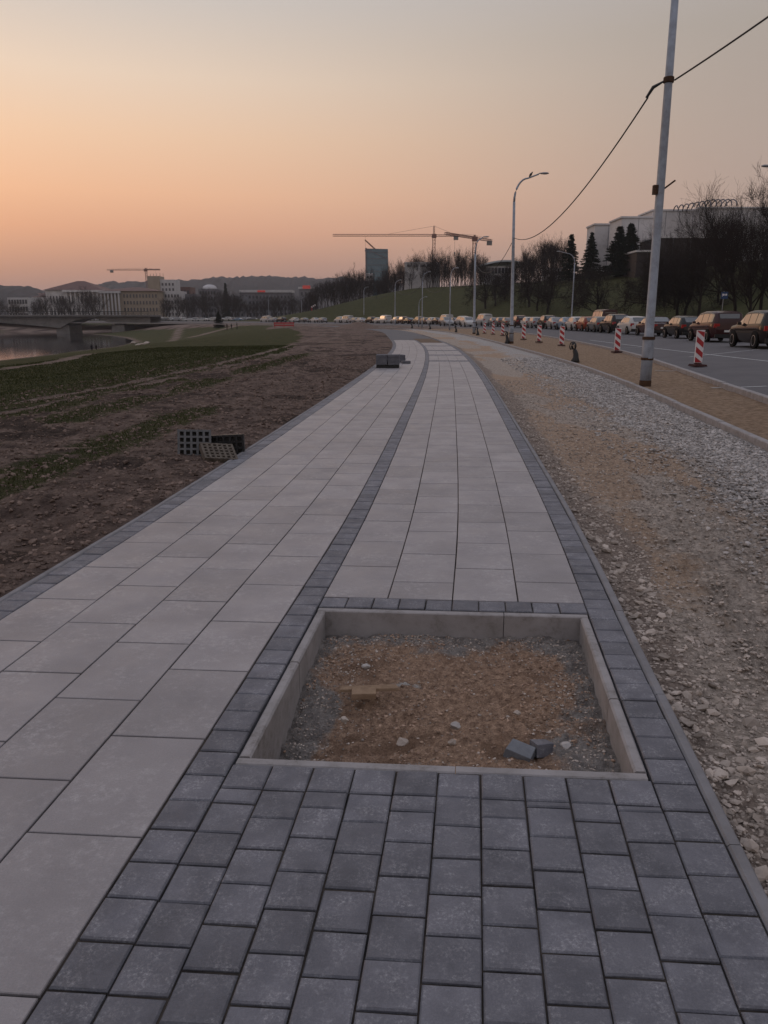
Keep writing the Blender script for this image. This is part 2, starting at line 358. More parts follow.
ax = 1.3 * np.sinh(uu * 8.1); ay = 1.3 * np.sinh(np.linspace(-.55, 1, n) * 8.1) + 8
X, Y = np.meshgrid(ax, ay, indexing='ij'); Z, dk, db = height(X, Y)
inside = (X > XL(Y)) & (dk < 13.2); cell = np.gradient(ax)[:, None] + 0 * Y; ins = np.minimum(X - XL(Y), 13.2 - dk) / np.maximum(cell, .25)
far = ss(Y, 108, 116); bt = (X > XLL(Y)) & (dk < 13.2)
Z = Z - .04 * (np.abs(XL(Y) - X) < 2) - np.where(bt, .45 * ss(ins, .2, 1.4) * np.where(dk > -1, 1, 1 - far), 0)
Z = np.where(bt & (Y > 108), np.minimum(Z, -.10), Z)
MK = masks(X, Y, dk, db); MK[..., 1] = np.maximum(MK[..., 1], np.where(bt & (Y > 100), .75, 0)); MK[..., 0] = np.where(bt, MK[..., 0] * (dk > 0), MK[..., 0])
ve = XL(Y) - X; infine = (ve > -.3) & (ve < 9.5) & (Y > .5) & (Y < 46)
Z = Z - np.where(infine, .16 * ss(np.minimum(np.minimum(9.5 - ve, (46 - Y) * .5), 1), 0, 1), 0)
tag(grid('ground', X, Y, Z, m_ground, MK), kind='structure')
# fine verge patch
Yv = .8 + (45.5 - .8) * (np.linspace(0, 1, 720) ** 1.9); tv = np.linspace(0, 1, 420) ** 1.15
Yg = np.repeat(Yv[:, None], 420, 1); Xg = XL(Yg) - .012 - tv[None, :] * 9.4
Z, dk, db = height(Xg, Yg); mk = masks(Xg, Yg, dk, db); e = XL(Yg) - Xg
rough = fbm(Xg * .9, Yg * .7, 3, 50) * .14 + fbm(Xg * 3.1, Yg * 2.4, 4, 52) * .12 + np.abs(fbm(Xg * 8, Yg * 7, 3, 54) - .5) * .05
lines = .018 * np.sin((Xg * .55 + Yg * .83 + .5 * fbm(Xg * .5, Yg * .5, 2, 3)) * 11) * fbm(Xg * .4, Yg * .4, 2, 8)
amp = (1 - .72 * mk[..., 0]) * ss(e, .0, .8)
Z = Z + (rough - .135 + lines) * amp - .035 * (1 - ss(e, 0, .3)) - .03 * mk[..., 1]
Z = Z - .16 * ss(tv[None, :] + 0 * Z, .95, 1) - .12 * ss(Yg, 43, 45.5)
tag(grid('dirt', Xg, Yg, Z, m_ground, mk), kind='structure')
VZ = (Yv, tv, Z)
def verge_z(x, y):
    i = int(np.clip(np.searchsorted(Yv, y), 0, 719)); j = int(np.clip(np.searchsorted(tv, (float(XL(y)) - .012 - x) / 9.4), 0, 419)); return float(VZ[2][i, j])
# river
tag(mesh_np('river', [(-1600, -300, WZ), (-40, -300, WZ), (-40, 350, WZ), (-1600, 350, WZ)], [(0, 1, 2, 3)], m_water), kind='structure')

# ------------------------------------------------------------------ stones (uncountable)
_ico = bmesh.new(); bmesh.ops.create_icosphere(_ico, subdivisions=1, radius=1); IV = np.array([v.co[:] for v in _ico.verts]); IF = np.array([[v.index for v in f.verts] for f in _ico.faces]); _ico.free()
def stones(name, P3, R, m, label, flat=.65, up=.15):
    n = len(P3); V = IV[None] * (1 + (rng.random((n, 12, 1)) - .5) * .75); V = V * np.stack([.75 + .6 * rng.random(n), .75 + .6 * rng.random(n), flat * (.7 + .6 * rng.random(n))], -1)[:, None]
    a = rng.random(n) * 2 * PI; t = (rng.random(n) - .5) * 1.2; c, s_ = np.cos(t)[:, None], np.sin(t)[:, None]
    y = V[..., 1] * c - V[..., 2] * s_; z = V[..., 1] * s_ + V[..., 2] * c; x = V[..., 0]; c, s_ = np.cos(a)[:, None], np.sin(a)[:, None]
    V = np.stack([x * c - y * s_, x * s_ + y * c, z], -1) * R[:, None, None] + P3[:, None]; V[..., 2] += (R * up)[:, None]
    T = (IF[None] + (np.arange(n) * 12)[:, None, None]).reshape(-1, 3)
    o = mesh_np(name, V.reshape(-1, 3), None, m, tri=T); return tag(o, label, 'stones', kind='stuff')
# ------------------------------------------------------------------ gravel bed between sidewalk and inner kerb
Yv2 = -2 + 122 * (np.linspace(0, 1, 900) ** 2.1); tt = np.linspace(0, 1, 330)
Yg = np.repeat(Yv2[:, None], 330, 1); A_ = XRo(Yg) + .004; B_ = XI(Yg); Xg = A_ + (B_ - A_) * tt[None, :]
def gravel_z(X, Y, T):
    e = X - XRo(Y)
    z = -.075 - .03 * ss(e, .1, .5) + .03 * ss(T, .5, .95) + (fbm(X * 2, Y * 2, 4, 61) - .5) * .05 + (fbm(X * 11, Y * 11, 3, 62) - .5) * .03
    z = z + .04 * (fbm(X * 5, Y * 5, 3, 65) - .5) * (1 - ss(e, .2, .9))
    ridge = .03 * np.sin((Y - .10 * X) * 2 * PI / .115 + 2.5 * fbm(X * 1.2, Y * 1.2, 2, 66)) * ss(e, .35, .7) * (1 - ss(e, 1.7, 2.3)) * (1 - ss(Y, 9, 14)) * ss(fbm(X, Y, 2, 67), .2, .4)
    return z + ridge
def gravel_soil(X, Y, T):
    n1 = fbm(X * .9, Y * .35, 4, 71)
    g = ss(T + (n1 - .5) * .5, .48, .68); br = ss(fbm(X * .8, Y * .3, 4, 75), .5, .62) * (1 - .6 * g) * ss(Y, 3, 6); dd = 1 - ss(X - XRo(Y) + (n1 - .5) * .5, .15, .5)
    return np.stack([g, br, dd * .9], -1)
T2 = np.repeat(tt[None, :], 900, 0)
tag(grid('gravel_bed', Xg, Yg, gravel_z(Xg, Yg, T2), m_gravel, gravel_soil(Xg, Yg, T2)), kind='structure')
def scatter_bed(n, y0, y1, tlo, thi, pw=1.0):
    y = y0 * (y1 / y0) ** (rng.random(n) ** pw); t = tlo + (thi - tlo) * rng.random(n); a = XRo(y) + .02; x = a + (XI(y) - .05 - a) * t; return x, y, t
x, y, t = scatter_bed(60000, 4.0, 34, .35, 1.0); keep = rng.random(len(x)) < .12 + .88 * gravel_soil(x, y, t)[..., 0]; x, y, t = x[keep], y[keep], t[keep]
stones('gravel', np.stack([x, y, gravel_z(x, y, t)], -1), (.006 + .013 * rng.random(len(x)) ** 1.8) * (1 + y * .035), m_stone, 'loose grey crushed stone on the right side of the bed')
x, y, t = scatter_bed(52000, 1.4, 22, 0, .8)
stones('gravel', np.stack([x, y, gravel_z(x, y, t)], -1), (.003 + .009 * rng.random(len(x)) ** 3) * (1 + y * .035), m_stoneb, 'small brown stones pressed into the packed bed beside the sidewalk')
y = 1.2 * (14 / 1.2) ** rng.random(900); x = XRo(y) + .03 + .3 * rng.random(900) ** 1.3 * (1 + .3 * (y < 4)); t = (x - XRo(y)) / (XI(y) - XRo(y))
stones('rubble', np.stack([x, y, gravel_z(x, y, t)], -1), .008 + .022 * rng.random(900) ** 2.6, m_stoneb, 'lumpy rubble heaped along the outer edging of the sidewalk', up=.3)
# clods in verge
nn = 42000; y = 3.0 * (34 / 3.0) ** rng.random(nn); ev = .08 + 7 * rng.random(nn) ** 1.3; x = XL(y) - ev; z = np.array([verge_z(a, b) for a, b in zip(x, y)])
m_clod = mat('soil clods', A(.10, .07, .058), A(.2, .148, .122), 9, .95, island=.35)
stones('soil_clods', np.stack([x, y, z], -1), (.004 + .02 * rng.random(nn) ** 5) * (1 + y * .03), m_clod, 'crumbled clods of brown soil on the bare verge')
# grass blades
nn = 150000; y = 5 * (48 / 5) ** rng.random(nn); ev = 14 * rng.random(nn) + .3; x = XL(y) - ev
z0, dk, db = height(x, y); g = masks(x, y, dk, db)[..., 0]; tm = masks(x, y, dk, db)[..., 1]; k = (g > .55) & (tm < .25) & (rng.random(nn) < g); x, y, z0 = x[k], y[k], z0[k]; nn = len(x)
z0 = np.array([verge_z(a, b) if (XL(b) - a) < 9 and b < 43 else c for a, b, c in zip(x, y, z0)]); hgt = (.010 + .026 * rng.random(nn)) * (1 + y * .012); wd = (.003 + .0006 * y)
an = rng.random(nn) * 2 * PI; lx, ly = np.cos(an), np.sin(an); bx, by = (rng.random(nn) - .5) * hgt * 1.2, (rng.random(nn) - .5) * hgt * 1.2
V = np.stack([np.stack([x - lx * wd, y - ly * wd, z0 - .01], -1), np.stack([x + lx * wd, y + ly * wd, z0 - .01], -1), np.stack([x + bx, y + by, z0 + hgt], -1)], 1)
tag(mesh_np('grass', V.reshape(-1, 3), None, m_grass, tri=np.arange(nn * 3).reshape(-1, 3)), 'short dull green grass beside the bare dirt', 'grass', kind='stuff')

def solveD(u, dk0, d0=30, d1=260):     # depth at which the line of sight u stands dk0 metres beyond the road kerb
    D = np.linspace(d0, d1, 461); X_ = np.array([atD(u, 300, q).x for q in D]); kk = pdist(X_, D, KP[::2]); return float(D[np.argmin(np.abs(kk - dk0))])
# ------------------------------------------------------------------ paving
class Pieces:
    def __init__(s, gap, bev): s.c = []; s.gap = gap; s.bev = bev; s.gs = gap * 1.35
    def add(s, s0, s1, d0, d1): s.c.append((s0, s1, d0, d1))
    def build(s, name, m, jit=.0012, parent=None):
        c = np.array(s.c); n = len(c); g = s.gap / 2; h_ = s.gs / 2; jj = (rng.random((n, 4)) - .5) * .004
        def ring(ins, z):
            s0, s1, d0, d1 = c[:, 0] + h_ + ins + jj[:, 0], c[:, 1] - h_ - ins + jj[:, 1], c[:, 2] + g + ins + jj[:, 2] * .5, c[:, 3] - g - ins + jj[:, 3] * .5
            out = []
            for a, b in ((s0, d0), (s0, d1), (s1, d1), (s1, d0)):
                x, y = Psd(a, b); out.append(np.stack([x, y, z + 0 * x], -1))
            return np.stack(out, 1)
        zj = (rng.random((n, 1)) - .5) * jit * 2; tilt = (rng.random((n, 4)) - .5) * jit
        z0 = zj + tilt
        r0 = ring(0, -.03 + 0 * c[:, 0]); r1 = ring(0, -s.bev + 0 * c[:, 0]); r1[..., 2] += z0; r2 = ring(s.bev * .9, 0 * c[:, 0]); r2[..., 2] += z0
        V = np.concatenate([r0, r1, r2], 1); q = []
        for k in range(4):
            k2 = (k + 1) % 4; q += [(k, k2, 4 + k2, 4 + k), (4 + k, 4 + k2, 8 + k2, 8 + k)]
        q.append((8, 9, 10, 11)); Q = (np.array(q)[None] + (np.arange(n) * 12)[:, None, None]).reshape(-1, 4)
        return mesh_np(name, V.reshape(-1, 3), Q, m, parent)
SLW, PV = .380, .1545; SLL = (-1.5225 - .1545 - (DL + .1545)) / 4
slabs = Pieces(.0075, .0025); pav = Pieces(.006, .005)
PIT = (-.055, 1.535)                                         # pit outer along s
bands = [(27.2, 28.0), (32, 32.9), (37, 38), (43.5, 44.6)]
for k in range(4):                                           # left slabs
    d0 = DL + PV + k * SLL; s = [-3.8, -4.14, -4.375, -4.065][k]
    while s < SEND:
        slabs.add(s, s + .595, d0, d0 + SLL); s += .595
d = -1.52
offs = [(.0, .595), (-.31, .595), (0.0, .595), (-.25, .595)]
for k in range(4):                                           # right slabs beyond the pit
    d0 = -1.52 + k * SLW; s = 1.70; first = [.595, .30, .595, .35][k]
    while s < SEND - 6:
        ln = first if first else .6; first = None
        blk = [b for b in bands if s < b[1] and s + ln > b[0]]
        if blk:
            b = blk[0]
            if b[0] - s > .06: slabs.add(s, b[0], d0, d0 + SLW)
            s = b[1]
        else: slabs.add(s, s + ln, d0, d0 + SLW); s += ln
for b0, b1 in bands:
    nr = max(1, round((b1 - b0) / PV)); st = (b1 - b0) / nr
    for r in range(nr):
        for k in range(10): pav.add(b0 + r * st, b0 + (r + 1) * st, -1.52 + k * .152, -1.52 + (k + 1) * .152)
for dd, o_ in ((DL, .05), (-1.5212 - PV, .0), (0, .03)):        # three paver strips
    s = -4 + o_ * 2
    while s < SEND: pav.add(s, s + PV, dd, dd + PV); s += PV
for k in range(10): pav.add(1.545, 1.70, -1.52 + k * .152, -1.52 + (k + 1) * .152)
for k in range(10):                                          # paver field before the pit
    d0 = -1.52 + k * .152; s = -.062; pav.add(s - .15, s, d0, d0 + .152); s -= .15
    cut = [.085, .155, .09, .155, .09, .155, .105, .035, .10, .038][k]
    pav.add(s - cut, s, d0, d0 + .152); s -= cut
    while s > -4: pav.add(s - PV, s, d0, d0 + .152); s -= PV
tag(slabs.build('slab_paving', m_slab, .0008), kind='structure'); tag(pav.build('paver_strips', m_paver, .0024), kind='structure')
# joint bed under paving (with the pit left open)
def ribbon_sd(name, s0, s1, d0, d1, z, m, ns=200, nd=3, **kw):
    a = np.linspace(s0, s1, ns)[:, None] + np.zeros((1, nd)); b = np.linspace(d0, d1, nd)[None] + np.zeros((ns, 1)); x, y = Psd(a, b)
    return tag(grid(name, x, y, z + 0 * x, m), kind='structure', **kw)
ribbon_sd('joint_sand', -4.5, SEND, DL, -1.525, -.009, m_joint, 260); ribbon_sd('joint_sand', -4.5, -.06, -1.522, 0, -.0092, m_joint, 20)
ribbon_sd('joint_sand', 1.54, 50, -1.522, 0, -.0092, m_joint, 240); ribbon_sd('joint_sand', -4.5, SEND, .001, DKR, -.009, m_joint, 260)
ribbon_sd('sand', 49.9, 62, -1.50, -.002, -.035, m_pit0, 30); ribbon_sd('joint_sand', 50, SEND, -1.52, 0, -.06, m_joint, 6)
m_sub = mat('grey sub-base', A(.13, .125, .13), A(.17, .165, .165), 1.2, .95, .6, 20)
ribbon_sd('path_base', SEND, 178, DL, DKR, -.045, m_sub, 200, 6)
# edging kerbs
def kerb_sd(name, s0, s1, d0, d1, zt, zb, m, L_=1.0, z2=None, struct=True, parent=None, bev=.008):
    V = []; Q = []; s = s0
    while s < s1 - .01:
        e = min(s + L_, s1); ns = 3; jz = random.uniform(-.002, .002); jd = random.uniform(-.002, .002)
        a = np.linspace(s + .002, e - .002, ns); b = len(V)
        for q in a:
            for dd, z in ((d0, zb), (d0, zt - bev), (d0 + bev, zt), (d1 - bev, zt), (d1, zt - bev), (d1, zb)):
                x, y = Psd(q, dd + jd); V.append((float(x), float(y), z + (jz if z > zb else 0)))
        for i in range(ns - 1):
            for k in range(5): Q.append((b + i * 6 + k, b + i * 6 + k + 1, b + (i + 1) * 6 + k + 1, b + (i + 1) * 6 + k))
        for b2 in (b, b + (ns - 1) * 6): Q.append((b2, b2 + 1, b2 + 4, b2 + 5)); Q.append((b2 + 1, b2 + 2, b2 + 3, b2 + 4))
        s = e
    return mesh_np(name, V, Q, m, parent)
tag(kerb_sd('kerb', -4.4, SEND + 20, DKR + .004, DKR + .05, .002, -.14, m_kerbd), kind='structure')
tag(kerb_sd('kerb', -4.0, SEND + 20, DL - .05, DL - .004, .002, -.14, m_kerbd), kind='structure')
# tree pit frame: four edging slabs, each a length of kerb stones
pit = thing('tree_pit_frame', (0, 0, 0), 'square frame of pale concrete kerb stones around the sunken bare soil', 'tree pit')
kerb_sd('kerb_stone', PIT[0] + .05, .82, -1.515, -1.468, -.004, -.3, m_kerb, 2, parent=pit); kerb_sd('kerb_stone', .822, PIT[1] - .05, -1.515, -1.468, -.004, -.3, m_kerb, 2, parent=pit)
kerb_sd('kerb_stone', PIT[0] + .05, .55, -.052, -.006, -.003, -.3, m_kerb, 2, parent=pit); kerb_sd('kerb_stone', .553, PIT[1] - .05, -.052, -.006, -.005, -.3, m_kerb, 2, parent=pit)
def cross_kerb(s0, s1, d0, d1, zt):
    mb = MB(); r = []
    for (a, b, z) in ((s0, d0, -.3), (s0, d1, -.3), (s1, d1, -.3), (s1, d0, -.3), (s0, d0, zt - .005), (s0, d1, zt - .005), (s1, d1, zt - .005), (s1, d0, zt - .005), (s0 + .005, d0, zt), (s0 + .005, d1, zt), (s1 - .005, d1, zt), (s1 - .005, d0, zt)):
        x, y = Psd(a, b); r.append((float(x), float(y), z))
    return mb.add(r, [(0, 1, 5, 4), (1, 2, 6, 5), (2, 3, 7, 6), (3, 0, 4, 7), (4, 5, 9, 8), (6, 7, 11, 10), (8, 9, 10, 11)]).build('kerb_stone', m_kerb, pit)
cross_kerb(PIT[1] - .047, PIT[1], -1.513, -.47, -.004); cross_kerb(PIT[1] - .047, PIT[1], -.466, -.008, -.003)
cross_kerb(PIT[0], PIT[0] + .044, -1.512, -.70, -.006); cross_kerb(PIT[0], PIT[0] + .044, -.697, -.01, -.005)
# soil in the pit
ns, nd = 260, 260; a = np.linspace(PIT[0] + .03, PIT[1] - .03, ns)[:, None] + np.zeros((1, nd)); b = np.linspace(-1.49, -.03, nd)[None] + np.zeros((ns, 1)); x, y = Psd(a, b)
def pit_z(s, d, x, y):
    r = np.minimum(np.minimum(s - PIT[0], PIT[1] - s), np.minimum(d + 1.49, -.03 - d))
    return -.165 - .085 * ss(-d, .6, 1.4) * (1 - ss(s, .2, 1.3)) + .03 * ss(r, .45, .05) * (1 - ss(-d, .9, 1.3)) + .075 * (fbm(x * 2.3, y * 2.3, 3, 81) - .45) + .05 * (fbm(x * 9, y * 9, 4, 83) - .5) + .024 * (fbm(x * 30, y * 30, 3, 84) - .5) + .012 * np.sin(s * 55 + 3 * fbm(x * 3, y * 3, 2, 88)) * ss(fbm(x * 3, y * 3, 2, 86), .5, .65)
r = np.minimum(np.minimum(a - PIT[0] + .12, PIT[1] - a - .02), np.minimum(b + 1.52, -b)); nz = fbm(x * 3, y * 3, 4, 85)
edge_g = 1 - ss(r + (nz - .5) * .55, .06, .34)
pl = np.exp(-(((a - .93) / .03) ** 2 + ((b + .93) / .13) ** 2)) * ss(nz, .3, .5)
m_pit = mat('pit soil', A(.25, .16, .11), A(.58, .39, .275), 30, .95, 1.0, 60, attr=[(A(.2, .18, .168), A(.42, .38, .35), 22), (A(.6, .58, .55), A(.5, .47, .44), 14), (A(.22, .14, .095), A(.34, .22, .15), 20)], dist=.05, grain=.3, gs=120)
tag(grid('pit_soil', x, y, pit_z(a, b, x, y), m_pit, np.stack([edge_g, pl * .9, ss(fbm(x * 6, y * 6, 3, 87), .55, .7) * .6 * (1 - edge_g)], -1)), kind='structure')
nn = 9000; a = PIT[0] + .06 + (PIT[1] - PIT[0] - .12) * rng.random(nn); b = -1.45 + 1.38 * rng.random(nn); x, y = Psd(a, b)
r = np.minimum(np.minimum(a - PIT[0], PIT[1] - a), np.minimum(b + 1.5, -b)); k = rng.random(nn) < (.09 + .91 * (1 - ss(r, .12, .42))); a, b, x, y = a[k], b[k], x[k], y[k]
stones('pit_gravel', np.stack([x, y, pit_z(a, b, x, y)], -1), .002 + .0055 * rng.random(len(x)) ** 3, m_stoneb, 'small grey gravel scattered on the soil inside the tree pit')
m_crumb = mat('soil crumbs', A(.22, .15, .108), A(.36, .25, .185), 30, .95, island=.4)
nn = 9000; a = PIT[0] + .06 + (PIT[1] - PIT[0] - .12) * rng.random(nn); b = -1.45 + 1.38 * rng.random(nn); x, y = Psd(a, b); k = rng.random(nn) < ss(fbm(x * 4, y * 4, 3, 99), .3, .6); a, b, x, y = a[k], b[k], x[k], y[k]
stones('soil_crumbs', np.stack([x, y, pit_z(a, b, x, y)], -1), .0015 + .0075 * rng.random(len(x)) ** 5, m_crumb, 'small crumbs of brown soil over the tree pit', up=.3)
def pit_pt(u, v):
    p = at(u, v, -.15); return p
def rock(name, p, r, m, label, seed, flat=.7, cat='stone'):
    bm = bmesh.new(); bmesh.ops.create_icosphere(bm, subdivisions=3, radius=1); R_ = random.Random(seed); off = Vector((R_.random() * 50,) * 3)
    from mathutils import noise as mn
    pl_ = [(Vector((R_.uniform(-1, 1), R_.uniform(-1, 1), R_.uniform(-.6, 1))).normalized(), R_.uniform(.55, .85)) for _ in range(9)]
    for v in bm.verts:
        for nrm_, dd in pl_:
            e = v.co.dot(nrm_) - dd
            if e > 0: v.co -= nrm_ * e
        v.co *= 1 + .1 * mn.noise(v.co * 2 + off); v.co.z *= flat; v.co.x *= 1.15
    me = bpy.data.meshes.new(name); bm.to_mesh(me); bm.free(); me.materials.append(m); o = bpy.data.objects.new(name, me); COL.objects.link(o)
    o.location = p; o.scale = (r,) * 3; o.rotation_euler = (0, 0, R_.random() * 6); return tag(o, label, cat)
for i, (u, v, r, l) in enumerate([(402, 744, .026, 'rounded pale stone lying near the front edge of the tree pit'), (456, 728, .024, 'flat grey stone in the middle of the pit soil, left of the broken paver'), (452, 744, .018, 'small brown stone in the pit between pale rounded stone and broken paver'),
                                 (567, 748, .024, 'rounded pinkish stone right of the broken paver in the pit'), (345, 722, .02, 'small grey stone near the left side of the pit soil'), (366, 668, .022, 'brown earth lump behind the wood pieces in the pit'), (517, 715, .016, 'small pale stone on the right part of the pit soil')]):
    rock('stone', pit_pt(u, v) + Vector((0, 0, .012)), r, m_stoneb if i % 2 == 0 else m_stone, l, i + 3)
m_chip = mat('broken concrete', A(.2, .21, .225), A(.14, .145, .16), 12, .85, .6, 90, dist=.01)
def chunk(name, p, dims, rz, tilt, m, label, cat, seed=1):
    R_ = random.Random(seed); mb = MB(); mb.box((0, 0, 0), dims, taper=.96); mb.v = [(x * R_.uniform(.86, 1.05), y * R_.uniform(.86, 1.05), z * R_.uniform(.85, 1.1)) for x, y, z in mb.v]
    o = mb.build(name, m); bv = o.modifiers.new('b', 'BEVEL'); bv.width = .003; bv.segments = 2; o.location = p; o.rotation_euler = (tilt[0], tilt[1], rz); return tag(o, label, cat)
chunk('broken_paver', pit_pt(520, 756) + Vector((0, 0, .018)), (.115, .085, .05), -.5, (.15, .12), m_chip, 'broken grey paver lump at the front edge of the pit, the larger and lighter one', 'rubble', 2)
chunk('broken_paver', pit_pt(541, 752) + Vector((0, 0, .016)), (.08, .07, .06), .3, (-.2, .1), m_paver, 'darker broken paver piece right behind the larger grey lump in the pit', 'rubble', 4)
m_wood = mat('weathered wood', A(.30, .21, .14), A(.22, .15, .1), 20, .85, .4, 60)
chunk('wood_offcut', pit_pt(369, 694) + Vector((0, 0, .03)), (.30, .042, .016), .06, (.02, .0), m_wood, 'long thin wooden batten lying flat on the pit soil', 'wood', 5)
chunk('wood_block', pit_pt(364, 700) + Vector((0, 0, .035)), (.12, .07, .03), .04, (.05, 0), m_wood, 'short squared wooden block in front of the thin batten in the pit', 'wood', 6)

# ------------------------------------------------------------------ inner kerb, sand strip, road
def kerb_Y(name, Xf, y0, y1, wd, zt, zb, m, st=1.0, bev=.012):
    V = []; Q = []; y = y0
    while y < y1:
        e = y + st; b = len(V); jz = random.uniform(-.004, .004)
        for q in (y + .004, e - .004):
            c = float(Xf(q)); sp = float(Xf(q + .5) - Xf(q - .5)); nx = 1 / math.hypot(1, sp); ny = -sp / math.hypot(1, sp)
            for dd, z in ((0, zb), (0, zt - bev), (bev, zt), (wd - bev, zt), (wd, zt - bev), (wd, zb)): V.append((c + nx * dd, q + ny * dd, z + (jz if z > zb else 0)))
        for k in range(5): Q.append((b + k, b + k + 1, b + 6 + k + 1, b + 6 + k))
        for b2 in (b, b + 6): Q.append((b2, b2 + 1, b2 + 4, b2 + 5)); Q.append((b2 + 1, b2 + 2, b2 + 3, b2 + 4))
        y = e; st = 1.0 if y < 60 else 4.0
    return tag(mesh_np(name, V, Q, m), kind='structure')
kerb_Y('kerb', XI, -4, 300, .11, .035, -.2, m_kerb); kerb_Y('kerb', XO, -4, 380, .14, .15, -.2, m_kerb)
def band(name, fa, fb, zf, y0, y1, ny, nx, m, pw=1.8):
    Yb = y0 + (y1 - y0) * np.linspace(0, 1, ny) ** pw; t = np.linspace(0, 1, nx); Yg = np.repeat(Yb[:, None], nx, 1); a = fa(Yg); b = fb(Yg); Xg = a + (b - a) * t[None]
    return tag(grid(name, Xg, Yg, zf(Xg, Yg, t[None] + 0 * Yg), m), kind='structure')
band('sand', lambda Y: XI(Y) + .1, lambda Y: XO(Y) + .01, lambda X, Y, T: -.015 + .05 * T + .045 * (fbm(X * 2.2, Y * 2.2, 4, 91) - .5) + .02 * (fbm(X * 9, Y * 9, 3, 92) - .5), -4, 120, 700, 50, m_sand)
def skf(Y): return np.sqrt(1 + (XO(Y + .5) - XO(Y - .5)) ** 2)
def road_z(dk): return .03 + .24 * ss(dk, 0, 7)
band('road', lambda Y: XO(Y) + .13, lambda Y: XO(Y) + 13.6 * skf(Y), lambda X, Y, T: road_z(13.6 * T), -10, 385, 400, 24, m_asph)
# kerb and footway at the foot of the slope
kerb_Y('kerb', lambda Y: XO(Y) + 13.6 * skf(Y), 0, 380, .15, .40, -.2, m_kerb, 2.0)
band('path', lambda Y: XO(Y) + 13.75 * skf(Y), lambda Y: XO(Y) + 15.3 * skf(Y), lambda X, Y, T: .36 + .05 * T, 0, 380, 200, 3, m_asph)
def stripe(p, q, wd, z):
    a = at(*p, z); b = at(*q, z); d = (b - a).normalized(); nrm_ = Vector((-d.y, d.x, 0)) * wd / 2
    def Zr(v): return road_z(float(v.x - XO(v.y)) / float(skf(v.y))) + .004
    V = []; Q = []; n_ = 24
    for i in range(n_ + 1):
        c = a.lerp(b, i / n_)
        for s_ in (1, -1): v = c + nrm_ * s_; V.append((v.x, v.y, Zr(v)))
    for i in range(n_): Q.append((2 * i, 2 * i + 1, 2 * i + 3, 2 * i + 2))
    return tag(mesh_np('road_marking', V, Q, m_paint), kind='structure')
stripe((590, 337.5), (900, 374), .12, .25); stripe((655, 367.5), (692, 368), .12, .13); stripe((712, 384), (768, 383), .12, .12)
stripe((690, 353), (760, 350), .12, .23); stripe((600, 346), (640, 346), .12, .15)

# ------------------------------------------------------------------ lamp posts and wires
def lamp_post(loc, h, r0, label, arm=1.9, adir=0.0, sleeve=True, group='lamp posts along the road', head=True, lowdet=False):
    t = thing('street_lamp', loc, label, 'street lamp', group, 0)
    mb = MB(); k = 12 if not lowdet else 8; ah = 1.6
    mb.tube([(0, 0, -.3), (0, 0, 1.15), (0, 0, 1.2), (0, 0, h * .55), (0, 0, h - ah)], [r0, r0, r0 * .8, r0 * .68, r0 * .55], k)
    mb.build('pole', m_galv, t, True)
    c, s_ = math.cos(adir), math.sin(adir); pts = []
    for i in range(9):
        a = i / 8 * PI / 2; pts.append((arm * .55 * (1 - math.cos(a)) * c, arm * .55 * (1 - math.cos(a)) * s_, h - ah + (ah - .25) * math.sin(a)))
    pts.append((arm * c, arm * s_, h - .02)); MB().tube(pts, [r0 * .5 - i * r0 * .02 for i in range(len(pts))], k).build('arm', m_galv, t, True)
    hb = MB(); x = arm
    prof = [(0, .05), (.12, .08), (.3, .13), (.5, .12), (.62, .05)]
    for side in (1,):
        V = []; Fs = []; nn_ = 8
        for px, rr in prof:
            for j in range(nn_):
                an = 2 * PI * j / nn_; V.append((x + px, rr * math.cos(an), h + .02 + rr * .55 * math.sin(an)))
        for i in range(4):
            for j in range(nn_): Fs.append((i * nn_ + j, i * nn_ + (j + 1) % nn_, (i + 1) * nn_ + (j + 1) % nn_, (i + 1) * nn_ + j))
        Fs.append(tuple(range(nn_))); Fs.append(tuple(4 * nn_ + j for j in range(nn_)))
        V = [(a * c - b * s_, a * s_ + b * c, z) for a, b, z in V]; hb.add(V, Fs)
    hb.build('lamp_head', m_lamp, t, True)
    if not lowdet:
        MB().lathe([(r0 + .012, 0), (r0 + .012, .07)], (0, 0, 1.1)).build('collar', m_rust, t); MB().lathe([(r0 + .008, 0), (r0 + .012, .03), (r0 + .008, .06)], (0, 0, .62)).build('collar', m_rust, t)
        MB().lathe([(r0 + .004, 0), (r0 + .006, .1), (r0 + .002, .16)], (0, 0, -.02)).build('base_rust', m_rust, t)
        MB().box((r0 * .2, -(r0 + .001), .8), (.1, .02, .28)).build('hatch', m_galv, t)
    return t
p1 = at(645, 386, 0); p2 = at(511.3, 343.5, 0); p3 = at(474, 334, 0); p4 = at(449.5, 330.2, 0)
t1 = lamp_post(p1, 10.9, .135, 'nearest and tallest grey metal lamp post standing on the sand strip beside the kerb', 1.7, .1); t1.rotation_euler[1] = -.005
zb = atD(657, 190, p1.y).z
MB().box((-.12, -.02, zb), (.1, .12, .2)).build('bracket', m_rust, t1); MB().tube([(.05, 0, zb), (.32, -.02, zb + .2)], .022, 6).build('bracket', m_rust, t1)
zw1 = atD(668, 80, p1.y).z; MB().lathe([(.105, -.06), (.115, -.05), (.115, .05), (.105, .06)], (0, 0, zw1)).build('bracket', m_rust, t1)
MB().tube([(-.1, .02, zw1 - .02), (-.3, .1, zw1 - .12), (-.42, .15, zw1 - .32)], [.02, .04, .03], 6).build('insulator', m_dark, t1)
h2 = atD(545, 174, p2.y).z
t2 = lamp_post(p2, h2, .14, 'tall curved grey lamp post with a bird perched on its arm', 1.5, .05); t2.rotation_euler[1] = -.02
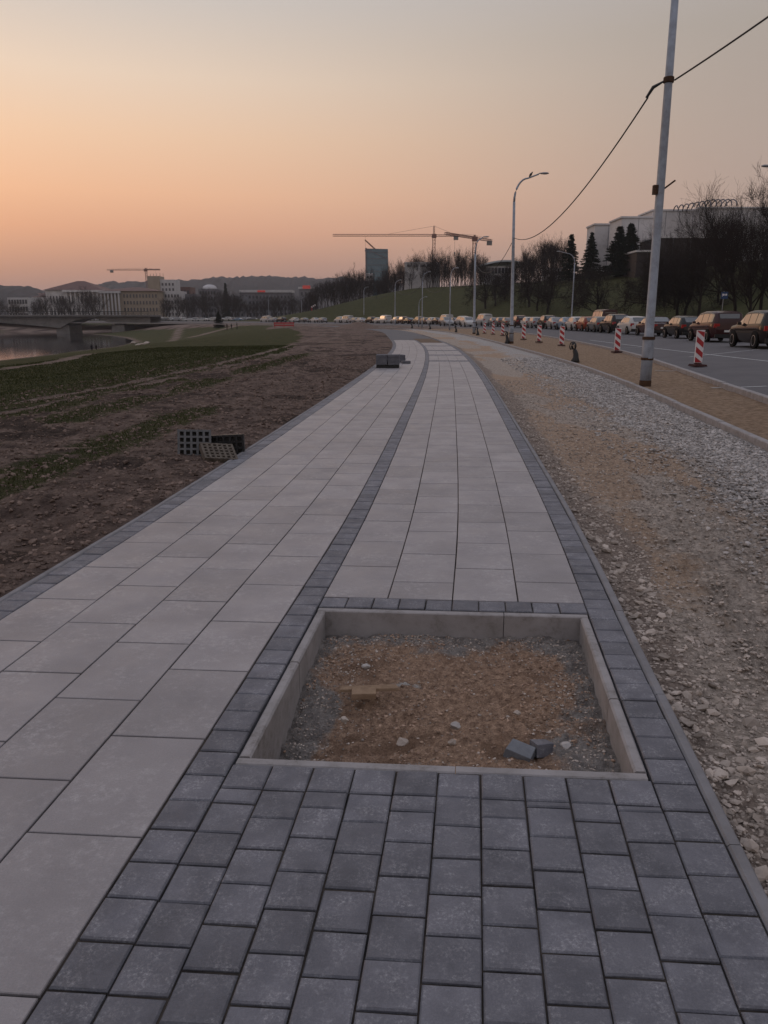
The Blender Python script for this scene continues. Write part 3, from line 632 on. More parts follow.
bird = MB(); bird.lathe([(.01, -.16), (.04, -.1), (.075, 0), (.07, .08), (.04, .12), (.05, .16), (.03, .2), (.005, .24)], (0, 0, 0), 10, 'x')
bo = bird.build('bird', m_dark, None, True); bo.location = p2 + Vector((.78, .05, h2 - .04)); bo.scale = (1.0,) * 3; bo.rotation_euler = (0, -.9, .3); tag(bo, 'small dark bird perched on the arm of the curved lamp post', 'bird')
h3 = atD(487, 237, p3.y).z; t3 = lamp_post(p3, h3, .16, 'third lamp post from the right, rising in front of the crane mast', .75, .1); t3.rotation_euler[1] = -.012
FAR = [(449.5, 330.2, 268, .15, 'thin pole without a visible arm between the two cranes'), (422, 327, 272, .17, 'lamp post with a right-pointing arm on the far bend, below the long crane'),
       (395, 325.2, 280, .19, 'lamp post with a right-pointing arm just right of the glass tower'), (364, 323.3, 287, .2, 'lamp post standing below the left edge of the glass tower'),
       (332, 322.4, 289, .2, 'distant lamp post left of the glass tower before the dark wood'), (302, 321.9, 297, .2, 'distant pale lamp post near the slanted barrier arm'), (269, 321.5, 296, .2, 'farthest lamp post on the left before the long low hall')]
pp = [p2, p3]; tops = [h2 - 2.6, h3 - 2.6]
for u, v, vt, r, l in FAR:
    p = at(u, v, 0); hh = atD(u + 8, vt, p.y).z; p.z = h1(p.x, p.y) - .0; lamp_post(p, hh - p.z, r * .72, l, .45 if 'armless' in l or 'without' in l else .9, .1, lowdet=True); pp.append(p); tops.append((hh) * .78)
# lamps of the opposite side
q = at(571, 329, .3); Dq = solveD(571, 14.5); q = Vector((atD(571.5, 318, Dq).x, Dq, .35)); hq = atD(560, 252, Dq).z
lamp_post(q, hq - .3, .13, 'lamp post behind the parked cars with its head in front of the first spruce', 2.2, PI + .1, lowdet=True)
q = Vector((atD(812, 300, 43).x, 43, .4)); hq = atD(765, 167, 43).z
lamp_post(q, hq - .4, .12, 'lamp whose grey head just enters the right edge of the picture', 3.0, PI + .05, lowdet=True)
q = Vector((atD(419, 300, 150).x, 150, 4)); q.z = h1(q.x, q.y); lamp_post(q, atD(419, 297, 150).z - q.z, .12, 'short lamp post just left of the bend post below the long crane', 1.0, .1, lowdet=True)
def wire(a, b, sag, r, label, n_=26):
    pts = [a.lerp(b, i / n_) + Vector((0, 0, -4 * sag * (i / n_) * (1 - i / n_))) for i in range(n_ + 1)]
    return tag(MB().tube(pts, r, 6).build('overhead_cable', m_wire, None, True), label, 'cable', 'cables between the lamp posts')
w1 = p1 + Vector((-.42, .15, zw1 - .32)); w2 = Vector((p2.x - .08, p2.y, atD(513, 238, p2.y).z))
wire(p1 + Vector((.1, 0, zw1)), Vector((p1.x - 1.0 + 3.6, p1.y - 17, zw1 + 1.9)), .35, .018, 'cable running from the nearest lamp post out of the top right corner')
wire(w1, w2, 1.05, .02, 'long sagging cable between the nearest lamp post and the curved one')
prev = w2; labs = ['cable between the curved lamp post and the third one', 'cable sagging left from the third lamp post', 'faint cable sagging left of the armless pole', 'faint cable on the bend left of the long crane post', 'faint cable below the glass tower', 'faint cable left of the glass tower']
for i, l in enumerate(labs):
    a = pp[i]; b = pp[i + 1]; A1 = prev if i == 0 else Vector((a.x, a.y, tops[i])); B1 = Vector((b.x, b.y, tops[i + 1])); wire(A1, B1, 1.4, .02 + .006 * i, l); prev = B1

# ------------------------------------------------------------------ traffic delineator boards
def delineator():
    t = thing('road_barrier_board', (0, 0, 0), 'x', 'road barrier board', 'red and white boards along the roadworks')
    b = MB(); b.box((0, 0, .05), (.42, .5, .06), taper=.9); b.box((0, 0, .1), (.14, .3, .05), taper=.8); o = b.build('foot', m_base, t)
    W_, H_ = .27, 1.0; z0 = .13; MB().box((0, 0, z0 + H_ / 2), (W_, .04, H_)).build('board', m_white, t)
    for i in range(4):
        st = H_ / 3.15; zc = z0 - .02 + i * st; y = -.0235; hw = W_ / 2 - .012
        poly = [(-hw, zc + .20), (-hw, zc + .03), (hw, zc - .16), (hw, zc + .01)]; poly = [(x, min(max(z, z0 + .01), z0 + H_ - .01)) for x, z in poly]
        for yy_ in (-.0235, .0235):
            V = [(x, yy_, z) for x, z in poly] + [(x, yy_ * .87, z) for x, z in poly]
            MB().add(V, [(0, 1, 2, 3), (7, 6, 5, 4), (0, 1, 5, 4), (1, 2, 6, 5), (2, 3, 7, 6), (3, 0, 4, 7)]).build('stripe', m_red, t)
    return t
DB = [(698, 362, .2, 'nearest red and white striped board, right of the nearest lamp post'), (617, 350, .17, 'striped board just left of the nearest lamp post'), (561.5, 344, .15, 'striped board left of the black bundle on the sand'),
      (539, 341, .14, 'striped board with a road plate on its left, third left of the nearest post'), (523.5, 338.6, .13, 'striped board just right of the curved lamp post'),
      (502.5, 335.2, .1, 'striped board left of the curved lamp post'), (493, 334, .1, 'second striped board left of the curved lamp post'), (484.5, 333, .1, 'striped board just right of the third lamp post')]
dl = delineator(); index_kids(dl)
for i, (u, v, z, l) in enumerate(DB):
    p = at(u, v, z); p.z = road_z(float((p.x - XO(p.y)) / skf(p.y))); place(dl, p, random.uniform(-.12, .12), l, scale=(1.0, 1, 1.0 if i else 1.04))
# ------------------------------------------------------------------ black wrapped cable stubs
def bundle(u, v, s_, label, seed):
    R_ = random.Random(seed); p = at(u, v, .0); p.z = .01
    t = thing('cable_stub', p, label, 'cable bundle', 'black cable bundles on the sand strip')
    b = MB(); b.tube([(0, 0, -.05), (.0, 0, .06), (.02, 0, .16), (.01, 0, .3), (-.03, 0, .42), (-.05, 0, .5)], [.17, .165, .13, .10, .085, .05], 10)
    b.v = [(x * R_.uniform(.85, 1.12), y * R_.uniform(.85, 1.12), z) for x, y, z in b.v]; b.build('wrap', m_dark, t, True)
    for k in range(4):
        a0 = R_.uniform(0, 3); rr = .1 + .02 * k; pts = [(-.03 - .03 * k + rr * .85 * math.cos(q * PI / 6) * math.cos(a0), rr * math.cos(q * PI / 6) * math.sin(a0), .5 + .1 + rr * math.sin(q * PI / 6)) for q in range(-2, 9)]
        MB().tube(pts, .024, 6).build('cable_loop', m_dark, t, True)
    t.scale = (s_,) * 3; t.rotation_euler = (0, 0, R_.uniform(-.5, .5)); return t
for i, (u, v, s_, l) in enumerate([(575, 362, .95, 'nearest black cable bundle sticking up from the sand between two striped boards'), (507, 343.5, 1.0, 'black cable bundle at the foot of the curved lamp post'), (477.5, 335.2, 1.0, 'black cable bundle at the foot of the third lamp post'),
                                (456, 332.2, 1.0, 'black cable bundle between the third lamp post and the armless pole'), (430, 329.2, 1.1, 'small black cable bundle at the end of the paved walk'), (412, 328, 1.1, 'farthest small black cable bundle before the bend')]): bundle(u, v, s_, l, i)

# ------------------------------------------------------------------ stacks of paving and grid blocks
m_stack = mat('stacked dark slabs', A(.10, .10, .115), A(.15, .15, .165), 6, .85, .3, 60, island=.2)
def slab_stack(p, nx, layers, dims, label, rz=0, pallet=True):
    t = thing('slab_stack', p, label, 'stack of slabs', None, rz); z = 0
    if pallet:
        b = MB()
        for yy_ in (-.32, 0, .32): b.box((0, yy_, .045), (dims[0] * nx, .08, .09))
        for xx_ in np.linspace(-dims[0] * nx / 2 + .06, dims[0] * nx / 2 - .06, 5): b.box((xx_, 0, .1), (.1, .75, .02))
        b.build('pallet', m_dark, t); z = .11
    for k in range(layers):
        b = MB()
        for i in range(nx): b.box(((i - (nx - 1) / 2) * (dims[0] + .01) + random.uniform(-.01, .01), random.uniform(-.015, .015), z + dims[2] / 2), dims, random.uniform(-.01, .01))
        b.build('slab_layer', m_stack, t); z += dims[2] + .004
    return t
pk = at(388, 367.5, 0); slab_stack(pk, 2, 4, (.37, .72, .075), 'pallet of grey paving slabs standing on the left edge of the walk', -.05)
pk = at(399.5, 362.5, 0); slab_stack(pk + Vector((0, .1, 0)), 1, 3, (.33, .55, .09), 'small low stack of slabs right behind the pallet of slabs', .2, False)
pk = at(406, 363.5, 0); slab_stack(pk, 1, 1, (.30, .38, .09), 'single slab lying right of the small stack on the walk', .1, False)
m_grid = mat('grey recycled plastic', A(.10, .105, .11), A(.15, .15, .155), 20, .75)
m_gridl = mat('muddy grid', A(.16, .135, .11), A(.075, .062, .052), 20, .9)
def grid_block(name, p, nx, nz, cell, th, rot, m, label):
    b = MB(); W_, H_ = nx * cell, nz * cell
    for i in range(nx + 1): b.box((-W_ / 2 + i * cell, 0, H_ / 2), (.024, th, H_ + .024))
    for k in range(nz + 1): b.box((0, .0004, k * cell), (W_ - .025, th - .003, .022))
    o = thing(name, p, label, 'paving grid', 'turf grid blocks lying on the dirt'); b.build('lattice', m, o); MB().box((0, th * .12, H_ / 2), (W_ - .03, th * .5, H_ - .03)).build('hollow_shade', m_dark, o)  # black box inside the lattice stands in for the shade in its deep holes
    o.scale = (1.1,) * 3; o.rotation_euler = rot; return o
gp = at(195, 464, -.1); gz = verge_z(gp.x, gp.y) - .02
grid_block('turf_grid', Vector((gp.x, gp.y, gz)), 5, 4, .066, .16, (-.22, .05, .25), m_grid, 'grey turf grid block standing on its edge on the dirt')
gp = at(225, 461, -.1); gz = verge_z(gp.x, gp.y) - .03
grid_block('turf_grid', Vector((gp.x + .02, gp.y + .12, gz)), 5, 3, .07, .12, (-.1, -.03, .1), m_dark, 'black turf grid block standing behind the muddy one on the dirt')
gp = at(222, 468, -.1); gz = verge_z(gp.x, gp.y) - .01
grid_block('turf_grid', Vector((gp.x, gp.y - .03, gz + .03)), 6, 5, .055, .07, (-1.15, .12, .45), m_gridl, 'pale muddy turf grid block lying tilted beside the walk')

# ------------------------------------------------------------------ cars
# heading +Y; origin at the centre of the car on the ground; left side is -X
CT = {  # L, W, H, stations: (y from rear, shoulder z, roof z) ; greenhouse y-range
 'suv': dict(L=4.5, W=1.84, H=1.68, st=[(0, .80, .80), (.06, 1.0, 1.12), (.32, 1.06, 1.60), (.9, 1.05, 1.67), (1.9, 1.02, 1.68), (2.55, 1.0, 1.62), (3.25, 1.0, 1.08), (3.9, .95, .99), (4.35, .80, .84), (4.5, .58, .60)], wh=.35, wx=(.85, 3.55)),
 'hatch': dict(L=4.1, W=1.74, H=1.48, st=[(0, .72, .72), (.05, .88, .98), (.38, .95, 1.38), (.95, .94, 1.46), (1.8, .92, 1.48), (2.4, .90, 1.42), (3.1, .90, .97), (3.6, .84, .88), (3.98, .70, .74), (4.1, .50, .52)], wh=.31, wx=(.72, 3.28)),
 'sedan': dict(L=4.55, W=1.78, H=1.44, st=[(0, .72, .72), (.07, .9, .92), (.75, .96, 1.0), (1.35, .95, 1.38), (2.1, .93, 1.44), (2.75, .90, 1.38), (3.5, .90, .96), (4.0, .84, .87), (4.42, .68, .72), (4.55, .5, .52)], wh=.32, wx=(.95, 3.65)),
 'mpv': dict(L=4.65, W=1.86, H=1.72, st=[(0, .80, .80), (.05, 1.0, 1.15), (.2, 1.08, 1.62), (.9, 1.06, 1.71), (2.0, 1.02, 1.72), (2.9, 1.0, 1.62), (3.75, .98, 1.05), (4.15, .90, .94), (4.55, .72, .76), (4.65, .52, .54)], wh=.33, wx=(.85, 3.7)),
 'van': dict(L=5.2, W=1.95, H=2.05, st=[(0, .85, .85), (.04, 1.1, 1.3), (.12, 1.15, 1.98), (1.0, 1.15, 2.05), (2.6, 1.13, 2.05), (3.6, 1.1, 1.95), (4.35, 1.1, 1.2), (4.8, 1.0, 1.05), (5.1, .8, .84), (5.2, .55, .57)], wh=.34, wx=(.95, 4.15))}
def interp_st(st, y, k): return float(np.interp(y, [q[0] for q in st], [q[k] for q in st]))
def make_car(kind):
    c = CT[kind]; L_, W_, st = c['L'], c['W'], c['st']; hw = W_ / 2
    t = thing('parked_car', (0, 0, 0), 'x', 'car', 'cars parked along the road')
    ys = sorted(set([q[0] for q in st] + list(np.linspace(.2, L_ - .2, 20).round(3)))); rings = []
    def plan(y): e = min(y, L_ - y); return hw * (1 - .22 * (1 - min(1, e / .55)) ** 2)
    def green(y):     # roof half width
        return hw * .74
    for y in ys:
        s_, r_ = interp_st(st, y, 1), interp_st(st, y, 2); w_ = plan(y); zb = .22 if .3 < y < L_ - .3 else .32
        rise = max(0, r_ - s_); k = min(1, rise / .4); wr = w_ * (.9 * (1 - k) + .78 * k)
        half = [(0, zb), (w_ * .84, zb), (w_ * .93, zb + .12), (w_ * .965, zb + .32 * (s_ - zb) + .1), (w_, s_ - .14), (w_ * .955, s_), (wr + (w_ * .95 - wr) * .1, s_ + rise * .86), (wr * .9, r_ - .012 * k), (wr * .5, r_ + .012), (0, r_ + .018)]
        rings.append([(x, z) for x, z in half])
    V = []; Fs = []; m_ = len(rings[0])
    for sgn in (-1, 1):
        b = len(V)
        for y, rg in zip(ys, rings):
            for x, z in rg: V.append((sgn * x, y - L_ / 2, z))
        for i in range(len(ys) - 1):
            for k in range(m_ - 1): Fs.append((b + i * m_ + k, b + i * m_ + k + 1, b + (i + 1) * m_ + k + 1, b + (i + 1) * m_ + k))
        Fs.append(tuple(b + k for k in range(m_))); Fs.append(tuple(b + (len(ys) - 1) * m_ + k for k in range(m_)))
    o = MB().add(V, Fs).build('body', P['black'], t, True)
    bm = bmesh.new(); bm.from_mesh(o.data); bmesh.ops.remove_doubles(bm, verts=bm.verts, dist=.0005); bmesh.ops.recalc_face_normals(bm, faces=bm.faces); bm.to_mesh(o.data); bm.free()
    o.modifiers.new('e', 'EDGE_SPLIT').split_angle = math.radians(40)
    # greenhouse glass
    gy = [q for q in st if q[2] - q[1] > .25]; y0 = gy[0][0]; y1 = [q for q in st if q[2] - q[1] > .3][-1][0]; yw = next(q[0] for q in st if q[0] > y1)
    def sp(y, f, out):
        s_, r_ = interp_st(st, y, 1), interp_st(st, y, 2); w_ = plan(y); rise = max(0, r_ - s_); k = min(1, rise / .4); wr = w_ * (.9 * (1 - k) + .78 * k)
        a = w_ * .95; b = wr + (w_ * .95 - wr) * .1; return (a + (b - a) * f + out, y - L_ / 2, s_ + rise * .86 * f)
    spans = [(y0 + .12, y0 + (y1 - y0) * .30), (y0 + (y1 - y0) * .34, y0 + (y1 - y0) * .68), (y0 + (y1 - y0) * .72, y1 + (yw - y1) * .62)]
    for sgn in (-1, 1):
        for a, b in spans:
            V = []; Fs = []; n_ = 6
            for i in range(n_ + 1):
                y = a + (b - a) * i / n_
                for f in (.08, .9):
                    x, yy_, z = sp(y, f, .006); V.append((sgn * x, yy_, z))
            for i in range(n_): Fs.append((2 * i, 2 * i + 1, 2 * i + 3, 2 * i + 2))
            MB().add(V, Fs).build('side_window', m_glass, t, True, fix=False)
        ch = [sp(y, .93, .012) for y in np.linspace(y0 + .1, y1, 10)]; ch = [(sgn * x, y, z) for x, y, z in ch]; MB().tube(ch, .012, 5).build('window_trim', m_chrome, t)
        x, yy_, z = sp(y1 + .1, .05, .1); MB().box((sgn * (x + .02), yy_, z + .06), (.2, .1, .13), taper=.8).build('mirror', P['black'], t)
    def lid(ya, yb, out, mname, nm):   # glass laid over the sloping front or rear of the greenhouse
        V = []; Fs = []; n_ = 6
        for i in range(n_ + 1):
            y = ya + (yb - ya) * i / n_; r_ = interp_st(st, y, 2); wdt = plan(y) * .66
            for x in (-wdt, -wdt * .5, 0, wdt * .5, wdt): V.append((x, y - L_ / 2 + out * (1 if ya > L_ / 2 else -1) * .6, r_ + .022 + .006))
        for i in range(n_):
            for k in range(4): Fs.append((i * 5 + k, i * 5 + k + 1, i * 5 + 6 + k, i * 5 + 5 + k))
        MB().add(V, Fs).build(nm, mname, t, True, fix=False)
    lid(y1 + .08, yw - .06, .01, m_glass, 'windscreen')
    ra = st[1] if kind != 'sedan' else st[2]; rb = st[2] if kind != 'sedan' else st[3]; lid(ra[0] + .01 + (0.06 if kind == 'sedan' else .03), rb[0] - .03, .02, m_glass, 'rear_window')
    for sgn in (-1, 1):
        for wy in c['wx']:
            wh = c['wh']; yy_ = wy - L_ / 2
            MB().lathe([(wh + .06, -.02), (wh + .06, .004)], (sgn * (hw * .985) + (0 if sgn > 0 else 0), yy_, wh + .02), 20, 'x').build('wheel_arch', m_tyre, t)
            ty = MB().lathe([(wh * .66, -.1), (wh * .96, -.1), (wh, -.06), (wh, .05), (wh * .95, .075), (wh * .66, .075)], (0, 0, 0), 22, 'x').build('wheel', m_tyre, t, False)
            ty.location = (sgn * (hw - .05), yy_, wh); ty.rotation_euler = (0, 0, 0 if sgn > 0 else PI)
            rim = MB()
            for k in range(10):
                a = k * PI / 5; rim.add([(.07, math.cos(a + e) * r_, math.sin(a + e) * r_) for e, r_ in ((-.25, .05), (-.12, wh * .64), (.12, wh * .64), (.25, .05))] + [(.05, math.cos(a + e) * r_, math.sin(a + e) * r_) for e, r_ in ((-.25, .05), (-.12, wh * .64), (.12, wh * .64), (.25, .05))], [(0, 1, 2, 3), (7, 6, 5, 4), (0, 1, 5, 4), (1, 2, 6, 5), (2, 3, 7, 6), (3, 0, 4, 7)])
            rim.lathe([(wh * .66, .04), (wh * .68, .08), (wh * .62, .082), (wh * .6, .04)], (0, 0, 0), 22, 'x'); rim.build('rim', m_rim, ty)
        zt = interp_st(st, .05, 1); MB().box((sgn * hw * .72, -L_ / 2 + .07, zt - .08), (hw * .34, .12, .22), taper=.9).build('tail_light', m_tail, t)
        zf = interp_st(st, L_ - .15, 1); MB().box((sgn * hw * .66, L_ / 2 - .17, zf - .06), (hw * .42, .3, .13), taper=.85).build('headlight', m_head, t)
    MB().box((0, -L_ / 2 - .012, .62), (.52, .02, .11)).build('number_plate', m_plate, t)
    MB().box((0, L_ / 2 + .0, .42), (.52, .03, .11)).build('number_plate', m_plate, t)
    MB().box((0, -L_ / 2 + .03, .36), (hw * 1.6, .1, .2)).build('bumper', m_dark, t); MB().box((0, L_ / 2 - .02, .3), (hw * 1.3, .08, .16)).build('grille', m_dark, t)
    return t
CARS = {k: make_car(k) for k in CT}; index_kids(None)
BODYPARTS = ('body', 'mirror')
def put_car(kind, col, x, y, z, rz, label, group='cars parked along the road'):
    o = place(CARS[kind], (x, y, z), rz, label, group)
    for ch in o.children if o.get('_x') else [c for c in bpy.data.objects if c.parent is o]:
        if ch.name.split('.')[0] in BODYPARTS: ch.material_slots[0].link = 'OBJECT'; ch.material_slots[0].material = P[col]
    return o
def solve_Y(px, lat=0.0):
    best = min(np.linspace(30, 300, 2700), key=lambda y: abs(384 + (float(XC(y)) + lat) * 792 / y - px)); return float(best)
ROW = [(765, 'suv', 'brown', 'nearest dark SUV with bright chrome window trim at the right edge'), (716, 'mpv', 'dred', 'dark red people carrier behind the nearest SUV in the row'),
       (684, 'hatch', 'black', 'black hatchback between the dark red carrier and the nearest lamp post'), (655, 'sedan', 'dred', 'dark red saloon partly hidden behind the nearest lamp post'), (633, 'hatch', 'white', 'white hatchback just left of the nearest lamp post'),
       (615, 'suv', 'brown', 'tall dark SUV just left of the white hatchback'), (600, 'hatch', 'grey', 'dark grey hatchback between the tall dark SUV and the red car'), (587.5, 'hatch', 'orange', 'orange red hatchback in the middle of the row'),
       (576.5, 'hatch', 'white', 'small white hatchback left of the orange red one'), (567.5, 'sedan', 'blue', 'light blue saloon left of the small white hatchback'), (556, 'sedan', 'silver', 'silver saloon left of the light blue one'),
       (547, 'suv', 'black', 'tall black SUV between silver saloon and pale grey hatchback'), (536, 'hatch', 'silver', 'pale grey hatchback left of the tall black SUV'), (528.5, 'hatch', 'white', 'white hatchback second left of the tall black SUV'), (519, 'mpv', 'dred', 'dark red carrier just right of the curved lamp post'),
       (508, 'sedan', 'beige', 'beige saloon just left of the curved lamp post'), (501, 'hatch', 'grey', 'dark grey hatchback second left of the curved lamp post'), (495, 'sedan', 'grey', 'grey saloon third left of the curved lamp post')]
for px, k, c, l in ROW:
    y = solve_Y(px); x = float(XC(y)); rz = -math.atan2(float(XC(y + 1) - XC(y - 1)), 2.0) * .45
    put_car(k, c, x, y, road_z(float((x - XO(y)) / skf(y))), rz, l)
y = 92; put_car('van', 'dred', atD(589, 318, 80).x + 2.0, 82, .4, 0, 'tall dark red van standing behind the orange red hatchback', 'cars parked along the road')
def road_car(px, lat, kind, col, label, flip=0, rot=0):
    y = min(np.linspace(60, 380, 3200), key=lambda q: abs(384 + (float(XC(q)) + lat * float(skf(q))) * 792 / q - px)); x = float(XC(y)) + lat * float(skf(y))
    rz = -math.atan2(float(XC(y + 1) - XC(y - 1)), 2.0) + (PI if flip else 0) + rot; dk_ = float((x - XO(y)) / skf(y)); put_car(kind, col, x, y, road_z(dk_), rz, label, 'cars on the far bend of the road')
FR = [(484, 0, 'van', 'white', 'white van just right of the third lamp post', 0), (468, -3.2, 'suv', 'white', 'white car coming towards the camera left of the third lamp post', 1), (462, 0, 'mpv', 'white', 'white carrier behind the oncoming white car', 0), (455, 0, 'sedan', 'black', 'black saloon right of the armless pole', 0),
      (447, -3.2, 'suv', 'silver', 'silver car coming towards the camera below the armless pole', 1), (446, 0, 'van', 'white', 'white van on the bend left of the armless pole', 0), (438, 0, 'sedan', 'black', 'black saloon on the bend right of the post below the long crane', 0), (432, 0, 'hatch', 'white', 'white hatchback on the bend right of the post below the long crane', 0),
      (425, 0, 'hatch', 'beige', 'beige hatchback at the foot of the post below the long crane', 0), (419, 0, 'suv', 'beige', 'beige SUV left of the post below the long crane', 0), (409, 0, 'sedan', 'black', 'black saloon on the bend between two lamp posts', 0), (403, 0, 'mpv', 'dred', 'dark red carrier on the bend between two lamp posts', 0), (397, 0, 'suv', 'silver', 'silver SUV at the foot of the lamp post right of the glass tower', 0),
      (385, 0, 'van', 'white', 'white van on the road below the glass tower', 0), (378, 0, 'hatch', 'white', 'white hatchback left of the van below the glass tower', 0), (371, 0, 'suv', 'brown', 'brown SUV below the left side of the glass tower', 0), (361, 0, 'sedan', 'white', 'white saloon at the foot of the post left of the glass tower', 0), (355, 0, 'hatch', 'silver', 'silver hatchback left of the post left of the glass tower', 0),
      (347, 0, 'van', 'white', 'white van farther left of the glass tower', 0), (340, 0, 'mpv', 'white', 'white carrier at the right end of the left group on the far bend', 0), (322, 0, 'hatch', 'silver', 'silver hatchback left of the distant lamp post', 0), (315, 0, 'sedan', 'white', 'white saloon near the slanted barrier arm', 0), (304, 0, 'sedan', 'grey', 'grey saloon at the foot of the pale distant lamp post', 0), (294, 0, 'hatch', 'white', 'white hatchback on the far left part of the bend', 0), (281, 0, 'suv', 'black', 'black SUV behind the red barrier', 0), (273, 0, 'hatch', 'silver', 'silver hatchback at the foot of the farthest post', 0), (266, 0, 'van', 'white', 'white van left of the farthest post', 0)]
for px, lat, k, c, l, fl in FR: road_car(px, lat, k, c, l, fl)
cols = ['white', 'silver', 'white', 'grey', 'white', 'blue', 'silver', 'white', 'black', 'white', 'silver', 'dred', 'white', 'white', 'grey', 'white']
for i in range(26):
    px = 152 + i * 4.1 + random.uniform(-.8, .8); D = 335 + (i % 3) * 9; p = atD(px, 318, D); k = ['hatch', 'sedan', 'suv', 'mpv'][i % 4]; c = cols[i % 16]
    put_car(k, c, p.x, D, h1(p.x, D), PI / 2 + random.uniform(-.5, .5), 'one of the tiny cars in the distant car park beyond the field', 'cars in the distant car park')

# ------------------------------------------------------------------ trees
def bare_tree(seed, h, spread=.5, levels=4, up=.5, r0=None, split=(6, 6, 5, 4), tr=.35, trm=None, low=.25):
    R_ = random.Random(seed); segs = []; r0 = r0 or h * .017
    def grow(p, d, ln, r, lv):
        n_ = 4 if lv < 2 else (3 if lv < 4 else 2); q = p
        pts = [p]
        for i in range(n_):
            d = (d + Vector((R_.gauss(0, .12), R_.gauss(0, .12), R_.gauss(0, .07) + .12 * up))).normalized(); nq = q + d * ln / n_
            segs.append((q, nq, r * (1 - .6 * i / n_), r * (1 - .6 * (i + 1) / n_), lv)); q = nq; pts.append((q))
        if lv < levels:
            m_ = split[lv]
            for k in range(m_):
                f = R_.uniform(low if lv == 0 else .2, 1); i = min(int(f * n_), n_ - 1); pp_ = pts[i].lerp(pts[i + 1], f * n_ - i); an = R_.uniform(0, 2 * PI) if lv else k * 2.4 + R_.uniform(-.4, .4)
                a_ = d.cross(Vector((math.cos(an), math.sin(an), .3))).normalized(); t_ = R_.uniform(.35, .95) * spread * 1.5
                nd = (d * math.cos(t_) + a_ * math.sin(t_) + Vector((0, 0, up * .25))).normalized(); rr = r * (1 - .6 * f)
                grow(pp_, nd, ln * R_.uniform(.45, .68) * (1.25 - .45 * f if lv == 0 else 1), max(rr * .6, .006), lv + 1)
    grow(Vector((0, 0, -.3)), Vector((0, 0, 1)), h * .72, r0, 0)
    def mesh(sel, nm, m_, mul=1, mn=.0):
        S_ = [s for s in segs if sel(s)]; A_ = np.array([s[0][:] for s in S_]); B_ = np.array([s[1][:] for s in S_]); ra = np.maximum(np.array([s[2] for s in S_]), mn); rb = np.maximum(np.array([s[3] for s in S_]), mn * .7)
        D_ = B_ - A_; D_ /= np.linalg.norm(D_, axis=1)[:, None] + 1e-9; ref = np.where(np.abs(D_[:, 2:3]) > .9, np.array([[1., 0, 0]]), np.array([[0, 0, 1.]])); U = np.cross(D_, ref); U /= np.linalg.norm(U, axis=1)[:, None]; W2 = np.cross(D_, U)
        k = 6 if nm == 'trunk' else 3; V = []
        for P_, rr in ((A_, ra), (B_, rb)):
            for j in range(k):
                a = 2 * PI * j / k; V.append(P_ + (U * math.cos(a) + W2 * math.sin(a)) * rr[:, None])
        V = np.stack(V, 1); n_ = len(S_); q = [(j, (j + 1) % k, k + (j + 1) % k, k + j) for j in range(k)]
        Q = (np.array(q)[None] + (np.arange(n_) * 2 * k)[:, None, None]).reshape(-1, 4); return V.reshape(-1, 3), Q, m_
    return mesh(lambda s: s[4] == 0, 'trunk', trm or m_bark), mesh(lambda s: s[4] > 0, 'crown', m_twig, mn=tr * .02)
def tree_proto(name, label, cat, *a, **k):
    t = thing(name, (0, 0, 0), label, cat); tk, cr = bare_tree(*a, **k); mesh_np('trunk', tk[0], tk[1], tk[2], t); mesh_np('crown', cr[0], cr[1], cr[2], t); return t
pr = [tree_proto('bare_tree', 'x', 'tree', i, 10, .5 + .12 * (i % 2), 4, .7, None, (10, 6, 5, 3), .36 + .12 * (i % 3), m_birch if i in (1, 4) else m_bark, .2) for i in range(5)]
big = [tree_proto('bare_tree', 'x', 'tree', 40 + i, 11, .68, 4, .6, .2, (14, 8, 6, 4), .42, None, .22) for i in range(3)]
orch = tree_proto('bare_tree', 'x', 'tree', 77, 6, .95, 4, .1, .16, (10, 7, 6, 4), .6, None, .3)
def spruce(seed, h, r):
    R_ = random.Random(seed); t = thing('spruce', (0, 0, 0), 'x', 'spruce tree'); MB().tube([(0, 0, -.5), (0, 0, h * .5), (0, 0, h)], [.2, .12, .02], 8).build('trunk', m_bark, t)
    V = []; n_ = int(h * 1500 / 10); pts = []
    nb = 230
    for b in range(nb):
        f = (b + R_.random()) / nb; z = h * (.06 + .93 * f); a = R_.uniform(0, 2 * PI); ln = r * (1 - f) ** .85 * R_.uniform(.7, 1.12) + .12; dr = R_.uniform(.25, .5)
        for s_ in range(int(16 + ln * 26)):
            q = R_.random() ** .7; x = ln * q; zz = z - ln * dr * q + .12 * ln * q * q; off = R_.gauss(0, .13 * ln * (1.1 - q) + .05)
            c = Vector((x * math.cos(a) - off * math.sin(a), x * math.sin(a) + off * math.cos(a), zz + R_.gauss(0, .05))); d1 = Vector((R_.gauss(0, 1), R_.gauss(0, 1), R_.gauss(-.5, .5))).normalized() * R_.uniform(.14, .3); d2 = Vector((R_.gauss(0, 1), R_.gauss(0, 1), R_.gauss(0, 1))).normalized() * .07
            V += [c - d1 + d2, c + d1, c - d1 - d2]
    V = np.array([v[:] for v in V]); mesh_np('crown', V, None, m_need, t, tri=np.arange(len(V)).reshape(-1, 3)); return t
sp0 = [spruce(1, 10, 2.0), spruce(2, 10, 2.4)]
index_kids(None)
def put_tree(proto, u, vtop, D, label, group, ph, lean=0, cat='tree', squash=1.0):
    p = atD(u, 300, D); zg = h1(p.x, D); top = atD(u, vtop, D).z; s_ = max(.25, (top - zg) / ph); o = place(proto, (p.x, D, zg - .1), random.uniform(0, 6), label, group, scale=(s_ * squash, s_ * squash, s_)); return o
